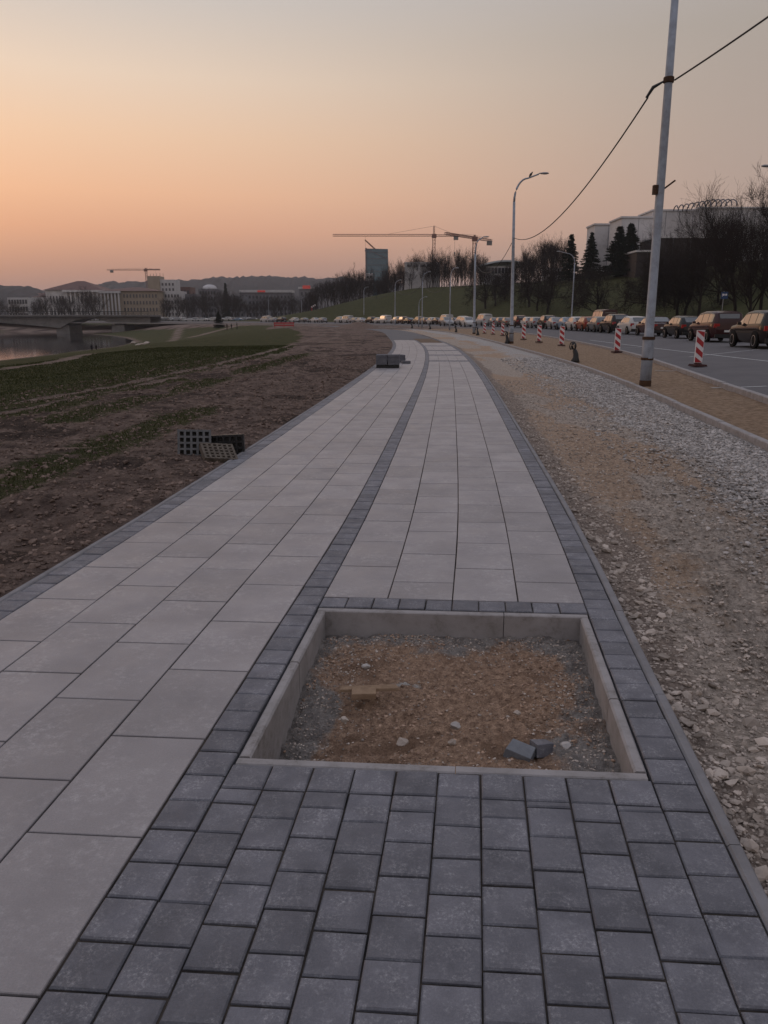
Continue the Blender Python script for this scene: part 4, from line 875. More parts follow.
# spruces by the pale blocks
for u, vt, D, i, l, sq in [(568, 234, 104, 0, 'slim dark spruce, leftmost of the four on the slope crest', 1.45), (588, 232, 104, 1, 'dark spruce between the slim one and the pale block', 1.25), (615, 226, 112, 0, 'left one of two broad dark spruces in front of the pale blocks', 1.9), (626, 223, 112, 1, 'right and tallest one of two broad dark spruces in front of the pale blocks', 1.6)]:
    put_tree(sp0[i], u, vt, solveD(u, 47), l, 'spruces on the slope crest', 10, squash=sq)
# big bare trees on the right
for u, vt, D, i, l in [(737, 198, 62, 0, 'tall bare tree at the right edge behind the nearest SUV'), (762, 185, 66, 1, 'tallest bare tree, cut by the right edge of the picture'), (700, 212, 66, 2, 'broad bare tree in front of the ribbed roof ring'), (676, 230, 72, 0, 'bare tree just right of the nearest lamp post'),
                       (718, 221, 75, 1, 'bare tree between the two tallest bare trees on the right'), (752, 215, 58, 2, 'bare tree behind the nearest SUV, lower of the group'), (773, 196, 64, 2, 'bare tree whose crown just enters at the right edge'), (728, 228, 84, 0, 'shorter bare tree set back between the tallest ones on the right')]:
    put_tree(big[i], u, vt, solveD(u, 19 + (D - 58) * .6), l, 'bare trees on the right slope', 11.6, squash=.9)
for u, vt, D, l in [(583, 270, 92, 'small spreading bare tree on the slope between spruces and parked cars'), (598, 272, 90, 'wide dark bare tree on the slope behind the dark grey hatchback'), (548, 268, 105, 'spreading bare tree left of the far side lamp post'), (655, 262, 80, 'low spreading bare tree behind the nearest lamp post'), (538, 272, 112, 'bare tree behind the silver saloons'), (625, 280, 85, 'small bare tree on the grass slope behind the tall dark SUV')]:
    put_tree(orch, u, vt, solveD(u, random.uniform(19, 30)), l, 'spreading bare trees on the slope', 5.6, squash=1.15)
lb = 'one of the low bare trees scattered over the grass slope'
for i in range(20):
    u = random.choice((random.uniform(480, 560), random.uniform(640, 765))); put_tree(orch, u, random.uniform(262, 282) - (u - 500) * .06, solveD(u, random.uniform(24, 46)), lb, 'low bare trees scattered on the slope', 5.6, squash=1.1)
# thicket on the crest
lb = 'one of the tall bare trees crowded on the hilltop behind the bend'
for i in range(135):
    u = 388 + (562 - 388) * (i + random.random()) / 135; base = np.interp(u, [392, 405, 430, 470, 500, 520, 545, 562], [266, 262, 257, 255, 262, 255, 242, 240]); vt = base + random.uniform(-3, 12) + (18 if 486 < u < 516 else 0)
    D = solveD(u, 50, 120, 290) + random.uniform(-4, 30); put_tree(pr[i % 5], u, vt, D, lb, 'bare trees crowded on the hilltop', 10.2, squash=.8)
lb = 'one of the dark bare trees massed left of the glass tower'
for i in range(44):
    u = 306 + (392 - 306) * (i + random.random()) / 44; vt = np.interp(u, [306, 322, 345, 362, 375, 392], [294, 282, 275, 272, 280, 270]) + random.uniform(-2, 8); put_tree(pr[(i * 2) % 5], u, vt, 300 + random.uniform(-15, 40) - (u - 306) * .3, lb, 'bare trees left of the glass tower', 10.2, squash=1.0)
lb = 'one of the dark bare trees lining the distant car park'
for i in range(46):
    u = 158 + (318 - 158) * (i + random.random()) / 46; vt = np.interp(u, [158, 200, 225, 240, 280, 318], [299, 297, 292, 300, 299, 296]) + random.uniform(-3, 6); put_tree(pr[(i * 3) % 5], u, vt, 385 + random.uniform(-10, 30), lb, 'bare trees by the distant car park', 10.2, squash=1.25)
lb = 'one of the dark trees in front of the colonnaded hall'
for i in range(26):
    u = -10 + 112 * (i + random.random()) / 26; vt = np.interp(u, [-10, 20, 40, 50, 60, 75, 92, 102], [297, 304, 303, 293, 298, 300, 292, 300]) + random.uniform(-2, 4); put_tree(pr[(i * 3 + 1) % 5], u, vt, 400 + random.uniform(-8, 30), lb, 'trees before the colonnaded hall', 10.2, squash=1.4)
put_tree(sp0[0], 226, 283, 400, 'tall slender dark spire tree beside the domed glass building', 'far spruces', 10, squash=.8)
put_tree(sp0[1], 217.5, 311, 232, 'lone dark bush in the field at the near end of the pale path', 'far spruces', 10, squash=1.6)

# ------------------------------------------------------------------ buildings
m_pale = mat('pale rendered wall', A(.6, .58, .58), A(.52, .5, .5), .3, .8, .2, 3, c3=A(.22, .21, .21), s3=.15)
m_white = m_white; m_wallw = mat('white wall', A(.5, .49, .5), A(.42, .41, .42), .2, .8)
m_beige = mat('beige wall', A(.34, .28, .22), A(.28, .23, .18), .3, .85); m_roofr = mat('red tin roof', A(.12, .055, .045), A(.09, .045, .04), .4, .7)
m_win = mat('window glass', A(.03, .035, .045), rough=.12, spec=.9); m_darkw = mat('dark cladding', A(.022, .016, .016), A(.035, .026, .025), .4, .7)
m_tglass = mat('teal curtain wall', A(.06, .125, .16), A(.08, .16, .2), .12, .15, spec=.8); m_greyb = mat('grey wall', A(.16, .16, .18), A(.12, .12, .135), .3, .85)
m_crane = mat('crane paint', A(.22, .09, .06), A(.16, .07, .05), 3, .7); m_cw = mat('concrete weight', A(.2, .19, .18), rough=.9)
def wins(t, x0, x1, z0, z1, y, nx, nz, fw=.55, fh=.55, frame=None):
    cw, ch = (x1 - x0) / nx, (z1 - z0) / nz; base = None
    for i in range(nx):
        for k in range(nz):
            if base is None: base = MB().box((0, 0, 0), (cw * fw, .3, ch * fh)).build('window', m_win, t); o = base
            else: o = base.copy(); COL.objects.link(o); o.parent = t
            o.location = (x0 + cw * (i + .5), y, z0 + ch * (k + .5))
def block(t, x0, x1, z0, z1, y, dep, m, nm='wall'): return MB().box(((x0 + x1) / 2, y + dep / 2, (z0 + z1) / 2), (x1 - x0, dep, z1 - z0)).build(nm, m, t)
def hip(t, x0, x1, z0, z1, y, dep, m, ov=.8, run=.0):
    V = [(x0 - ov, y - ov, z0), (x1 + ov, y - ov, z0), (x1 + ov, y + dep + ov, z0), (x0 - ov, y + dep + ov, z0), (x0 + dep * .4 + run, y + dep * .5, z1), (x1 - dep * .4 - run, y + dep * .5, z1)]
    return MB().add(V, [(0, 1, 5, 4), (1, 2, 5), (2, 3, 4, 5), (3, 0, 4), (0, 3, 2, 1)]).build('roof', m, t)
def pr_(u0, u1, v0, v1, D): a, b = atD(u0, v0, D), atD(u1, v1, D); return a.x, b.x, b.z, a.z     # x0,x1,zbottom,ztop
# colonnaded hall
D = 470; t = thing('columned_hall', (0, D, 0), 'long pale hall with a broad reddish hipped roof and tall columns beyond the bridge', 'building')
x0, x1, zb_, zt_ = pr_(45, 104, 290, 318, D); block(t, x0, x1, -1, zt_, 0, 26, m_pale); hip(t, x0, x1, zt_, atD(80, 280, D).z, 0, 26, m_roofr, 1, 4); wins(t, x0 + 2, x1 - 2, 1.5, zt_ - 2, -.1, 16, 2, .35, .6)
for i in range(9): MB().tube([(x0 + 13 + i * 2.6, -2, 0), (x0 + 13 + i * 2.6, -2, zt_ - .3)], .45, 8).build('column', m_pale, t)
block(t, x0 + 11, x0 + 36, zt_ - 1.2, zt_ - .1, -3, 2.9, m_pale, 'cornice')
x0, x1, zb_, zt_ = pr_(30, 46, 297, 318, D); t = thing('low_wing', (0, D, 0), 'lower pale wing with columns left of the long hall', 'building'); block(t, x0, x1 - .6, -1, zt_, 2, 18, m_pale); hip(t, x0, x1 - 1.5, zt_, zt_ + 2.5, 2, 18, m_roofr, .3)
for i in range(4): MB().tube([(x0 + 1 + i * 2.6, .8, 0), (x0 + 1 + i * 2.6, .8, zt_ - .2)], .4, 8).build('column', m_pale, t)
D = 430; t = thing('portico_block', (0, D, 0), 'beige block with a white columned portico under a red roof right of the long hall', 'building')
x0, x1, zb_, zt_ = pr_(101, 160, 291, 318, D); block(t, x0, x1, -1, zt_, 0, 22, m_beige); hip(t, x0, x1, zt_, atD(80, 286.5, D).z, 0, 22, m_roofr, 1, 4); xp = atD(121, 300, D).x
for i in range(6): MB().tube([(x0 + .6 + i * (xp - x0 - 1) / 5, -2.2, -.5), (x0 + .6 + i * (xp - x0 - 1) / 5, -2.2, zt_ - 1.2)], .5, 8).build('column', m_wallw, t)
block(t, x0 - .4, xp + .4, zt_ - 1.2, zt_ - .1, -3, 2.9, m_wallw, 'entablature'); wins(t, xp + 1, x1 - .5, .8, zt_ - .8, -.12, 11, 4, .42, .5)
D = 445; t = thing('white_block', (0, D, 0), 'small white framed block at the left edge beyond the bridge', 'building'); x0, x1, zb_, zt_ = pr_(7, 30, 297.5, 318, D); block(t, x0, x1, -1, zt_, 0, 15, m_wallw); wins(t, x0 + .4, x1 - .4, 1, zt_ - .4, -.12, 7, 3, .7, .6)
D = 520; t = thing('tower_block', (0, D, 0), 'tall beige block with roof aerials above the red roofs', 'building'); x0, x1, zb_, zt_ = pr_(147, 162, 276, 318, D); block(t, x0, x1, -1, zt_, 0, 12, m_beige); x2 = atD(176, 300, D).x; block(t, x1 + .01, x2, -1, atD(100, 279.5, D).z, 1, 12, m_wallw, 'wing'); wins(t, x1 + .5, x2 - .5, 8, atD(100, 280, D).z - 1, .9, 4, 5, .5, .5)
for i in range(5): MB().tube([(x0 + 1 + i * 2.1, 4, zt_), (x0 + 1 + i * 2.1, 4, zt_ + random.uniform(1.5, 3))], .12, 5).build('aerial', m_dark, t)
for u0, u1, vt, D, m_, l, nx in [(163, 182, 291, 440, m_wallw, 'white flats with stepped roof right of the portico block', 5), (183, 197, 294, 450, m_greyb, 'narrow grey flats between the white flats and the domed building', 4), (240, 292, 292.5, 520, m_greyb, 'long low hall with a pale roof band and a red lit sign', 14), (176, 192, 287, 540, m_roofr, 'reddish flats behind the white stepped flats', 4), (224, 245, 296, 500, m_greyb, 'low grey building right of the slender spire tree', 5), (299, 313, 289, 620, m_greyb, 'distant grey building with a red lit roof sign', 3)]:
    t = thing('apartment_block', (0, D, 0), l, 'building'); x0, x1, zb_, zt_ = pr_(u0, u1, vt, 318, D); block(t, x0, x1, -1, zt_, 0, 14, m_); wins(t, x0 + .5, x1 - .5, 2, zt_ - 1, -.12, nx, 4, .5, .5)
    if 'pale roof band' in l or 'red lit roof' in l:
        block(t, x0 - .5, x1 + .5, zt_, zt_ + 1.6, -.6, 15, m_wallw, 'roof'); m_sign = MATS.get('lit sign') or mat('lit sign', A(.5, .05, .04), emit=(A(.9, .12, .1), .12)); xs_ = atD(258 if 'band' in l else 303, 300, D).x; block(t, xs_, xs_ + (5 if 'band' in l else 6), zt_ + .2, zt_ + (1.3 if 'band' in l else 2.6), -.95, .3, m_sign, 'sign')
D = 480; t = thing('domed_building', (0, D, 0), 'grey glass building with a rounded dome roof beyond the car park', 'building'); x0, x1, zb_, zt_ = pr_(198, 218, 289, 318, D); block(t, x0, x1, -1, zt_, 0, 14, m_greyb); cx = (x0 + x1) / 2; rr = (x1 - x0) * .42
MB().lathe([(rr * math.cos(a), rr * .62 * math.sin(a)) for a in np.linspace(0, 1.5, 8)], (cx, 7, zt_), 20).build('dome', m_wallw, t, True); wins(t, x0 + .5, x1 - .5, 1, zt_ - .5, -.12, 6, 5, .6, .55)
# glass tower with sloping top
D = 420; t = thing('glass_tower', (0, D, 0), 'blue green glass office tower with a sloping top above the bare trees', 'tower'); a0, a1 = atD(366, 300, D).x, atD(389, 300, D).x; z0 = 8; zl, zr = atD(370, 248.5, D).z, atD(386, 249, D).z; zm = atD(380, 254, D).z
V = [(a0, 0, z0), (a1, 0, z0), (a1, 16, z0), (a0, 16, z0), (a0, 0, zl), (a1 - .6, 0, zr), (a1 - .6, 16, zr - 3), (a0, 16, zl - 1)]
MB().add(V, [(0, 1, 5, 4), (1, 2, 6, 5), (2, 3, 7, 6), (3, 0, 4, 7), (4, 5, 6, 7)]).build('curtain_wall', m_tglass, t)
for k in range(9): zz = z0 + (zr - z0) * (k + .5) / 9; MB().box(((a0 + a1) / 2, -.08, zz), (a1 - a0 - .7, .12, .18)).build('floor_band', m_greyb, t)
MB().add([(a0 + .2, -.15, zl - .4), (a1 - .8, -.15, zr - 5), (a1 - .8, -.15, zr - 4.6), (a0 + .2, -.15, zl)], [(0, 1, 2, 3)]).build('brace', m_greyb, t, fix=False)
block(t, a0 - .2, a0 + .5, z0, zl + .3, -.3, 16.4, m_greyb, 'corner_fin')
D = 400; t = thing('white_house', (0, D, 0), 'small white block at the foot of the glass tower', 'building'); x0, x1, zb_, zt_ = pr_(366, 373, 273, 300, D); block(t, x0, x1, 2, zt_, 0, 10, m_wallw); wins(t, x0 + .2, x1 - .2, zt_ - 6, zt_ - .6, -.12, 2, 2, .6, .5)
# modern pavilion
D = 250; t = thing('modern_pavilion', (0, D, 0), 'low pale pavilion with a curved light roof right of the second crane', 'building'); x0, x1, zb_, zt_ = pr_(486, 516, 266, 280, D)
block(t, x0, x1, 6, zt_, 0, 18, m_wallw); V = []; n_ = 12
for i in range(n_ + 1):
    f = i / n_; x = x0 - 2 + (x1 - x0 + 5) * f; z = zt_ + .3 + 1.4 * math.sin(f * PI * .9)
    V += [(x, -1.5, z), (x, 20, z), (x, 20, z - .5), (x, -1.5, z - .5)]
Fs = []
for i in range(n_): 
    for k in range(4): Fs.append((4 * i + k, 4 * i + (k + 1) % 4, 4 * i + 4 + (k + 1) % 4, 4 * i + 4 + k))
m_proof = mat('light metal roof', A(.42, .48, .52), rough=.35, metal=.4); MB().add(V, Fs + [(0, 1, 2, 3), tuple(4 * n_ + k for k in range(4))]).build('roof', m_proof, t); wins(t, x0 + .5, x1 - .5, zt_ - 2.6, zt_ - .2, -.12, 8, 1, .8, .7)
for u0, u1, v0, v1, D, l in [(489, 499, 283.5, 287, 170, 'tiny lit pale kiosk on the slope below the pavilion'), (405, 440, 263, 270, 270, 'pale building slab half hidden by the hilltop trees'), (546, 561, 269, 275, 150, 'low pale block left of the slim spruce')]:
    D = min(range(120, 330, 3), key=lambda q: abs(h1(atD((u0 + u1) / 2, v1, q).x, q) - atD((u0 + u1) / 2, v1, q).z)) if 'kiosk' in l else D
    if 'kiosk' not in l: D = solveD((u0 + u1) / 2, 58, 100, 330)
    t = thing('low_block', (0, D, 0), l, 'building'); x0, x1, zb_, zt_ = pr_(u0, u1, v0, v1, D); block(t, x0, x1, h1((x0 + x1) / 2, D) - .5, zt_, 0, 6, m_pale); block(t, x0 - .2, x1 + .2, zt_, zt_ + .25, -.2, 6.4, m_wallw, 'roof'); wins(t, x0 + .3, x1 - .3, zt_ - 1.4, zt_ - .2, -.1, 5, 1, .7, .6)
# pale blocks of the opera complex on the hill
def pale(u0, u1, vt, vb, D, dep, l, nm='concrete_hall', m_=None, rz=0):
    x0, x1, zb_, zt_ = pr_(u0, u1, vt, vb, D); t = thing(nm, ((x0 + x1) / 2, D, 0), l, 'building', rz=rz); w2 = (x1 - x0) / 2; block(t, -w2, w2, zb_, zt_, 0, dep, m_ or m_pale); block(t, -w2 - .25, w2 + .25, zt_ + .003, zt_ + .35, -.25, dep + .5, m_pale, 'parapet')
    nj = max(2, int(w2 * 2 / 3))
    for i in range(1, nj): MB().box((-w2 + 2 * w2 * i / nj, -.03, (zb_ + zt_) / 2), (.08, .05, zt_ - zb_ - .2)).build('wall_joint', m_greyb, t)
    return t, w2, zb_, zt_
pale(595, 619, 225, 280, 190, 7, 'leftmost pale windowless block behind the spruces')
pale(622, 651, 218, 280, 178, 9, 'second pale windowless block, right of the broad spruces')
t, w2, zb_, zt_ = pale(653, 700, 211, 280, 188, 10, 'pale windowless block behind the nearest lamp post')
pale(699.8, 830, 208.5, 280, 186, 20, 'long pale hall behind the tall bare trees at the right edge')
pale(656, 722, 238, 282, 165, 10, 'dark low block in front of the pale halls', 'dark_block', m_darkw); pale(637, 655.5, 252, 282, 164, 8, 'lower dark block left of the dark low block', 'dark_block', m_darkw)
D = 184; c = atD(706, 208, D); t = thing('roof_ring', (0, 0, 0), 'ribbed arched roof structure on top of the pale halls', 'roof structure')
for i in range(12):
    x = atD(676, 205, D).x + i * 1.05 * 1.05; rr = 1.0 + 1.6 * min(1, i / 7); pts = [(x + rr * .35 * math.cos(a), D + rr * math.cos(a) * 2.2, atD(700, 209.5, D).z + rr * .75 * math.sin(a)) for a in np.linspace(0, PI, 10)]; MB().tube(pts, .13, 5).build('rib', m_greyb, t)
# parapet wall along the crest
t = tag(MB().build('path', m_pale) if False else bpy.data.objects.new('x', None), 'x', 'x') if False else None
cr = [(528, 283.5, 124), (560, 277.5, 122), (600, 270, 118), (632, 264.5, 115), (652, 262.5, 112)]; V = []; Fs = []
for u, v, D in cr:
    D = min(range(90, 270, 1), key=lambda q: abs(h1(atD(u, v + 1.5, q).x, q) - atD(u, v + 1.5, q).z)); p = atD(u, v + 1.5, D); zg = h1(p.x, D)
    V += [(p.x, D, zg - .6), (p.x, D, zg + .3), (p.x, D + .5, zg + .3), (p.x, D + .5, zg - .6)]
for i in range(4):
    for k in range(4): Fs.append((4 * i + k, 4 * i + (k + 1) % 4, 4 * i + 4 + (k + 1) % 4, 4 * i + 4 + k))
tag(MB().add(V, Fs + [(0, 1, 2, 3), (16, 17, 18, 19)]).build('retaining_wall', m_pale), 'pale low wall rising along the top of the grass slope below the spruces', 'wall')

# ------------------------------------------------------------------ cranes
def lattice(mb, a, b, w, n_, r):
    a, b = Vector(a), Vector(b); d = (b - a).normalized(); s_ = d.cross(Vector((0, 1, 0))).normalized() if abs(d.y) < .9 else Vector((1, 0, 0)); q = d.cross(s_).normalized()
    cs = [s_ * x * w / 2 + q * y * w / 2 for x, y in ((-1, -1), (1, -1), (1, 1), (-1, 1))]
    for c in cs: mb.tube([a + c, b + c], r, 4)
    for i in range(n_):
        p, p2_ = a.lerp(b, i / n_), a.lerp(b, (i + 1) / n_)
        for k in range(4): mb.tube([p + cs[k], p2_ + cs[(k + 1) % 4]], r * .7, 3); mb.tube([p2_ + cs[k], p2_ + cs[(k + 1) % 4]], r * .7, 3)
    return mb
def crane(u, vj, D, uj, ut, vtop, l, s_=1.0, yawv=(0, 0)):
    s_ *= .78
    p = atD(u, vj, D); g = h1(p.x, D); t = thing('tower_crane', (p.x, D, g), l, 'tower crane', 'tower cranes'); z = p.z - g; w = 1.9 * s_; r = .13 * s_
    lattice(MB(), (0, 0, 0), (0, 0, z), w, int(z / w / 1.3), r).build('mast', m_crane, t)
    xj = atD(uj, vj, D).x - p.x; xt = atD(ut, vj, D).x - p.x; zt_ = atD(u, vtop, D).z - g
    lattice(MB(), (0, 0, z + .8), (xj, yawv[0], z + .8), 1.3 * s_, 34, r * .8).build('jib', m_crane, t); lattice(MB(), (0, 0, z + .6), (xt, yawv[1], z + .6), 1.2 * s_, 9, r * .8).build('counter_jib', m_crane, t)
    lattice(MB(), (0, 0, z + 1), (0, 0, zt_), 1.0 * s_, 5, r * .8).build('tower_head', m_crane, t)
    MB().tube([(0, 0, zt_), (xj * .45, yawv[0] * .45, z + 1.6)], .07 * s_, 4).build('tie_bar', m_wire, t); MB().tube([(0, 0, zt_), (xt * .85, yawv[1] * .85, z + 1.2)], .07 * s_, 4).build('tie_bar', m_wire, t)
    MB().box((xt * .88, yawv[1] * .88, z - .9 * s_), (3.2 * s_, 1.6, 2.8 * s_)).build('counterweight', m_cw, t); MB().box((0, -1.2, z + .2), (3.2 * s_, 2.2, 2.6 * s_)).build('cab', m_crane, t)
    MB().tube([(xj * .68, yawv[0] * .68, z), (xj * .68, yawv[0] * .68, z - 9 * s_)], .06 * s_, 4).build('hoist_rope', m_wire, t); MB().box((xj * .68, yawv[0] * .68, z - 9.5 * s_), (.8, .6, 1.2)).build('hook_block', m_cw, t); return t
crane(434, 236.5, 560, 333, 459, 226, 'largest tower crane with its long jib reaching left over the glass tower', 1.25)
crane(474.5, 239.5, 430, 442, 494.5, 235, 'second tower crane with a short looking jib, behind the third lamp post', 1.1, (-22, 12))
crane(146, 270.5, 760, 160, 107, 268, 'small distant tower crane above the left rooftops', 1.1)
t = thing('small_crane', (0, 0, 0), 'thin red slanted crane jib just above the glass tower', 'crane'); a, b = atD(376, 250, 450), atD(365, 240, 450); lattice(MB(), a, b, .5, 10, .12).build('jib', m_crane, t); lattice(MB(), (a.x, a.y, 0), a, .7, 20, .1).build('mast', m_crane, t)

# ------------------------------------------------------------------ bridge
m_conc = mat('weathered concrete', A(.2, .19, .185), A(.14, .135, .13), .4, .85, .3, 2, c3=A(.09, .085, .08), s3=.2)
D = 290; t = thing('bridge', (0, D, 0), 'low concrete bridge with shallow arched girders crossing the river', 'bridge')
zt_ = atD(0, 314, D).z; xs0, xs1 = -330, atD(150, 315, D).x; piers = [-250, atD(62, 330, D).x, atD(117, 325, D).x]; V = []; Fs = []; n_ = 160
def soff(x):
    ps = [-382] + piers
    for a, b in zip(ps[:-1], ps[1:]):
        if a <= x <= b: q = (x - a) / (b - a) * 2 - 1; dp_ = min(3.6, (b - a) * .09 + 1.4); return zt_ - 1.5 - dp_ * q * q
    return zt_ - 3.2
for i in range(n_ + 1):
    x = xs0 + (xs1 - xs0) * i / n_; V += [(x, 0, soff(x)), (x, 0, zt_ - .9), (x, 14, zt_ - .9), (x, 14, soff(x))]
for i in range(n_):
    for k in range(4): Fs.append((4 * i + k, 4 * i + (k + 1) % 4, 4 * i + 4 + (k + 1) % 4, 4 * i + 4 + k))
MB().add(V, Fs).build('girder', m_conc, t); MB().box(((xs0 + xs1) / 2, 7, zt_ - .6), (xs1 - xs0, 17, .55)).build('deck', m_conc, t)
for x in piers:
    MB().box((x, 7, -3), (5, 13, soff(x) + 6 + .2), taper=.9).build('pier', m_conc, t)
for yy_ in (-1.2, 15.2):
    b = MB(); b.box(((xs0 + xs1) / 2, yy_, zt_ + .85), (xs1 - xs0, .12, .12)); b.box(((xs0 + xs1) / 2, yy_, zt_ + .3), (xs1 - xs0, .05, .06))
    for i in range(90): b.box((xs0 + (xs1 - xs0) * i / 89, yy_, zt_ + .25), (.12, .1, 1.15))
    b.build('railing', m_dark, t)
# far embankment walls
for z_, yy_, l in [(WZ + .25, 334, 'lower pale quay edge on the far bank under the bridge'), (WZ + 2.3, 343, 'upper pale quay step on the far bank under the bridge')]:
    tag(MB().box((-300, yy_, z_ - .8), (260, 1.0, 2.0)).build('quay_wall', m_conc), l, 'quay wall')

# ------------------------------------------------------------------ distant wooded hills
def hill(name, u0, u1, D, prof, dep, seed):
    n_ = 220; us = np.linspace(u0, u1, n_); vt = np.interp(us, [p[0] for p in prof], [p[1] for p in prof]); X1 = np.array([atD(u, 300, D).x for u in us]); Zt = np.array([atD(u, v, D).z for u, v in zip(us, vt)])
    Zt = Zt + (fbm(us * .35, us * 0, 4, seed) - .5) * D * .006 + (fbm(us * 2.2, us * 0, 3, seed + 3) - .5) * D * .0022
    rows = []; m_ = 26
    for k in range(m_):
        f = k / (m_ - 1); prof_ = math.sin(min(f * 1.0, 1) * PI); yv_ = D - dep + 2 * dep * f; rows.append((yv_, prof_ ** .6))
    X_ = np.repeat(X1[:, None], m_, 1) * np.array([(r_[0] / D) ** .3 for r_ in rows])[None]; Y_ = np.repeat(np.array([r_[0] for r_ in rows])[None], n_, 0); Z_ = Zt[:, None] * np.array([r_[1] for r_ in rows])[None] - 3
    Z_ = Z_ + (fbm(X_ * .02, Y_ * .02, 4, seed + 7) - .5) * D * .006 * np.array([r_[1] for r_ in rows])[None]; tag(grid(name, X_, Y_, Z_, m_hill), kind='structure')
hill('hills', -260, 46, 1500, [(-260, 276), (-60, 281), (0, 285), (18, 284), (33, 286), (40, 292), (46, 300)], 220, 3)
hill('hills', 30, 470, 1900, [(30, 300), (80, 290), (108, 283.5), (130, 280.5), (175, 279.5), (220, 277), (262, 275.5), (300, 276), (330, 276), (380, 280), (470, 290)], 300, 13)
hill('hills', -400, 1300, 2600, [(-400, 290), (0, 292), (300, 284), (600, 290), (1300, 288)], 300, 23)

# ------------------------------------------------------------------ soil heap, barrier, sign, people
c = at(358, 328.5, 0); n_ = 60; g = np.linspace(-1, 1, n_); GX, GY = np.meshgrid(g, g, indexing='ij'); rr = np.hypot(GX, GY); Hh = 1.25 * np.maximum(0, 1 - rr) ** .9 * (1 + .8 * (fbm(GX * 3, GY * 3, 4, 5) - .5)) - .12
tag(grid('soil_heap', c.x + GX * 4.2, c.y + GY * 3, h1(c.x, c.y) + Hh, m_clod), 'dark heap of dug soil on the verge before the bend', 'soil heap')
p = at(312, 322.5, 0); p.z = h1(p.x, p.y); t = thing('barrier_arm', p, 'raised slanted white and red barrier arm beside the road left of the dark wood', 'barrier'); MB().box((0, 0, .6), (.4, .4, 1.3)).build('post', m_red, t)
a, b = Vector((-.3, 0, 1.0)), atD(315.5, 305, p.y) - p; 
for i in range(6): MB().tube([a.lerp(b, i / 6), a.lerp(b, (i + 1) / 6)], .32, 6).build('arm_section', m_white if i % 2 else m_crane, t)
p = at(284, 326, 0); p.z = h1(p.x, p.y); t = thing('fence_panel', p, 'low red construction barrier on the far verge', 'barrier'); 
for zz in (.5, .95): MB().box((0, 0, zz), (4.2, .06, .28)).build('board', m_red, t)
for xx_ in (-1.9, 0, 1.9): MB().box((xx_, 0, .55), (.1, .1, 1.15)).build('post', m_red, t)
# parking sign
D = solveD(722, 14.4); p = atD(722, 311, D); p.z = h1(p.x, D); m_blue = mat('sign blue', A(.02, .05, .13), rough=.5); t = thing('parking_sign', p, 'small blue road sign with white marks on a thin pole behind the dark red carrier', 'sign'); zt_ = atD(724, 291, D).z - p.z
MB().tube([(0, 0, -.2), (0, 0, zt_)], .03, 8).build('pole', m_lamp, t); sg = MB().box((.05, -.05, zt_ - .35), (.55, .03, .55)).build('plate', m_blue, t)
b = MB()
for cx in (-.08, .17): b.lathe([(.055, -.006), (.085, -.006), (.085, .006), (.055, .006)], (0, 0, 0), 14, 'x')
b.v = [(y + (-.08 + .05 if i < len(b.v) // 2 else .17), x - .075, z + zt_ - .3) for i, (x, y, z) in enumerate(b.v)]; b.box((-.13, -.075, zt_ - .33), (.035, .012, .24)); b.build('marking', m_white, t)
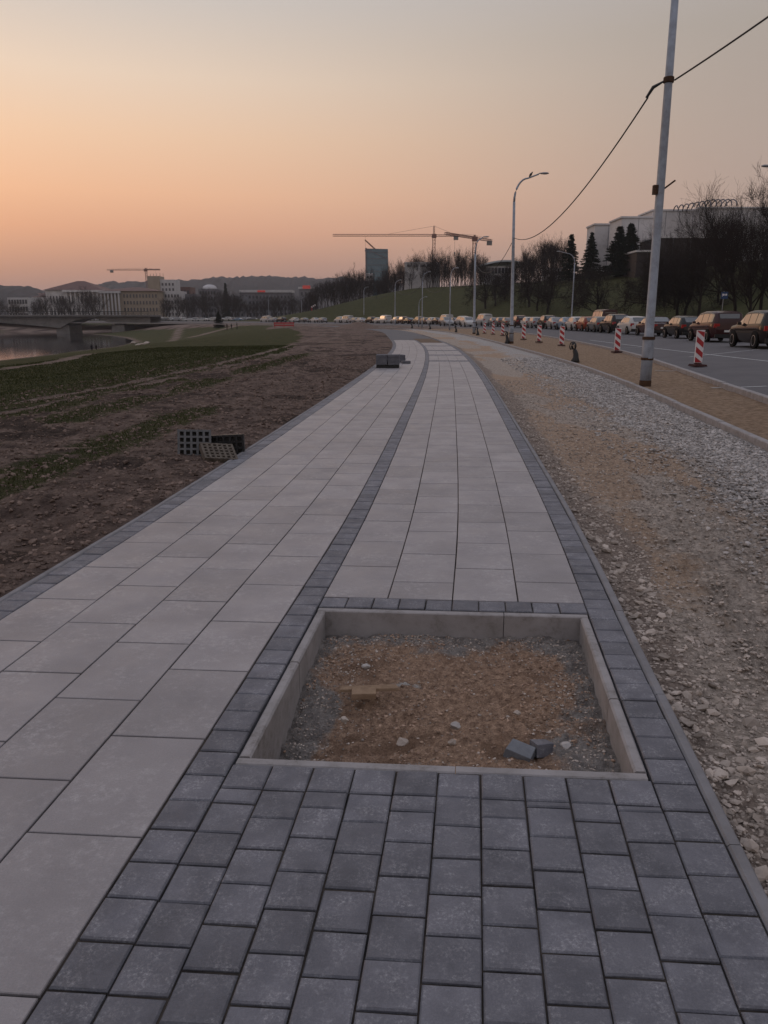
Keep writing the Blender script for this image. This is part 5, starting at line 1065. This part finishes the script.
# people
def person(h, seed, walk=.16):
    R_ = random.Random(seed); me = bpy.data.meshes.new('person'); s_ = h / 1.75
    J = [(0, 0, .95), (0, 0, 1.15), (0, .01, 1.38), (0, .01, 1.5), (0, -.01, 1.6), (0, -.01, 1.72), (-.18, 0, 1.40), (-.24, .04, 1.14), (-.22, -.08, .9), (.18, 0, 1.40), (.24, -.02, 1.14), (.22, -.12, .92), (-.09, 0, .88), (-.10, walk * .3, .48), (-.10, walk, .06), (-.10, walk - .16, .03), (.09, 0, .88), (.10, -walk * .5, .48), (.10, -walk, .06), (.10, -walk - .16, .03)]
    E_ = [(0, 1), (1, 2), (2, 3), (3, 4), (4, 5), (2, 6), (6, 7), (7, 8), (2, 9), (9, 10), (10, 11), (0, 12), (12, 13), (13, 14), (14, 15), (0, 16), (16, 17), (17, 18), (18, 19)]
    R = [.16, .16, .17, .06, .10, .09, .075, .06, .045, .075, .06, .045, .1, .075, .055, .04, .1, .075, .055, .04]
    me.from_pydata([(x * s_, y * s_, z * s_) for x, y, z in J], E_, []); o = bpy.data.objects.new('person', me); COL.objects.link(o); me.materials.append(mat('dark clothes %d' % seed, A(*[(.012, .012, .016), (.02, .016, .014), (.05, .03, .025)][seed % 3])))
    sk = o.modifiers.new('s', 'SKIN'); 
    if not me.skin_vertices: me.skin_vertices.new()
    for i, r_ in enumerate(R): me.skin_vertices[0].data[i].radius = (r_ * s_ * .75, r_ * s_ * .7)
    me.skin_vertices[0].data[0].use_root = True; o.modifiers.new('u', 'SUBSURF').levels = 1; return o
for i, (u, v, D, l, rz) in enumerate([(92.5, 356, 0, 'person in dark clothes standing on the river bank, left of a pair', .4), (97, 356, 0, 'person in dark clothes standing on the river bank, right of a pair', -.6), (227, 327, 0, 'person in dark clothes on the far field path, leftmost of three', .2), (231.5, 327.3, 0, 'person in dark clothes on the far field path, middle of three', 1.2), (237, 327, 0, 'person in dark clothes on the far field path, rightmost of three', 2.0)]):
    Dp = 100 if i < 2 else 205
    if i < 2: Dp = 108
    x = atD(u, v, Dp).x; z = h1(x, Dp); o = person((1.3, 1.2)[i] if i < 2 else 1.78 if i % 2 == 0 else 1.65, i); o.location = (x, Dp, z); o.rotation_euler = (0, 0, rz); tag(o, l, 'person', 'people on the river field')
# dark stones at the tip of the gravel bank
for i, (u, v) in enumerate([(138, 341), (143, 340), (147, 339), (133, 343)]):
    q = atD(u, v, 150 + i * 8); q.z = h1(q.x, q.y); rock('boulder', q + Vector((0, 0, .2)), .7, m_stoneb, ['dark boulder at the tip of the pale river bank, second from the left', 'dark boulder on the river bank, third from the left', 'rightmost dark boulder on the river bank', 'leftmost dark boulder on the river bank'][i], 30 + i, .6, 'boulder')
for o in bpy.data.objects:
    if '_used' in o: del o['_used']

hz_ = MB().box((0, 1000, 65), (5600, 7400, 190)); m_hz = bpy.data.materials.new('haze'); m_hz.use_nodes = True; nt = m_hz.node_tree
for n_ in list(nt.nodes):
    if n_.type == 'BSDF_PRINCIPLED': nt.nodes.remove(n_)
pv = nt.nodes.new('ShaderNodeVolumePrincipled'); pv.inputs['Color'].default_value = (.75, .74, .78, 1); pv.inputs['Density'].default_value = .0002; pv.inputs['Anisotropy'].default_value = .3
nt.links.new(pv.outputs[0], [n_ for n_ in nt.nodes if n_.type == 'OUTPUT_MATERIAL'][0].inputs['Volume'])
tag(hz_.build('haze', m_hz), kind='stuff')
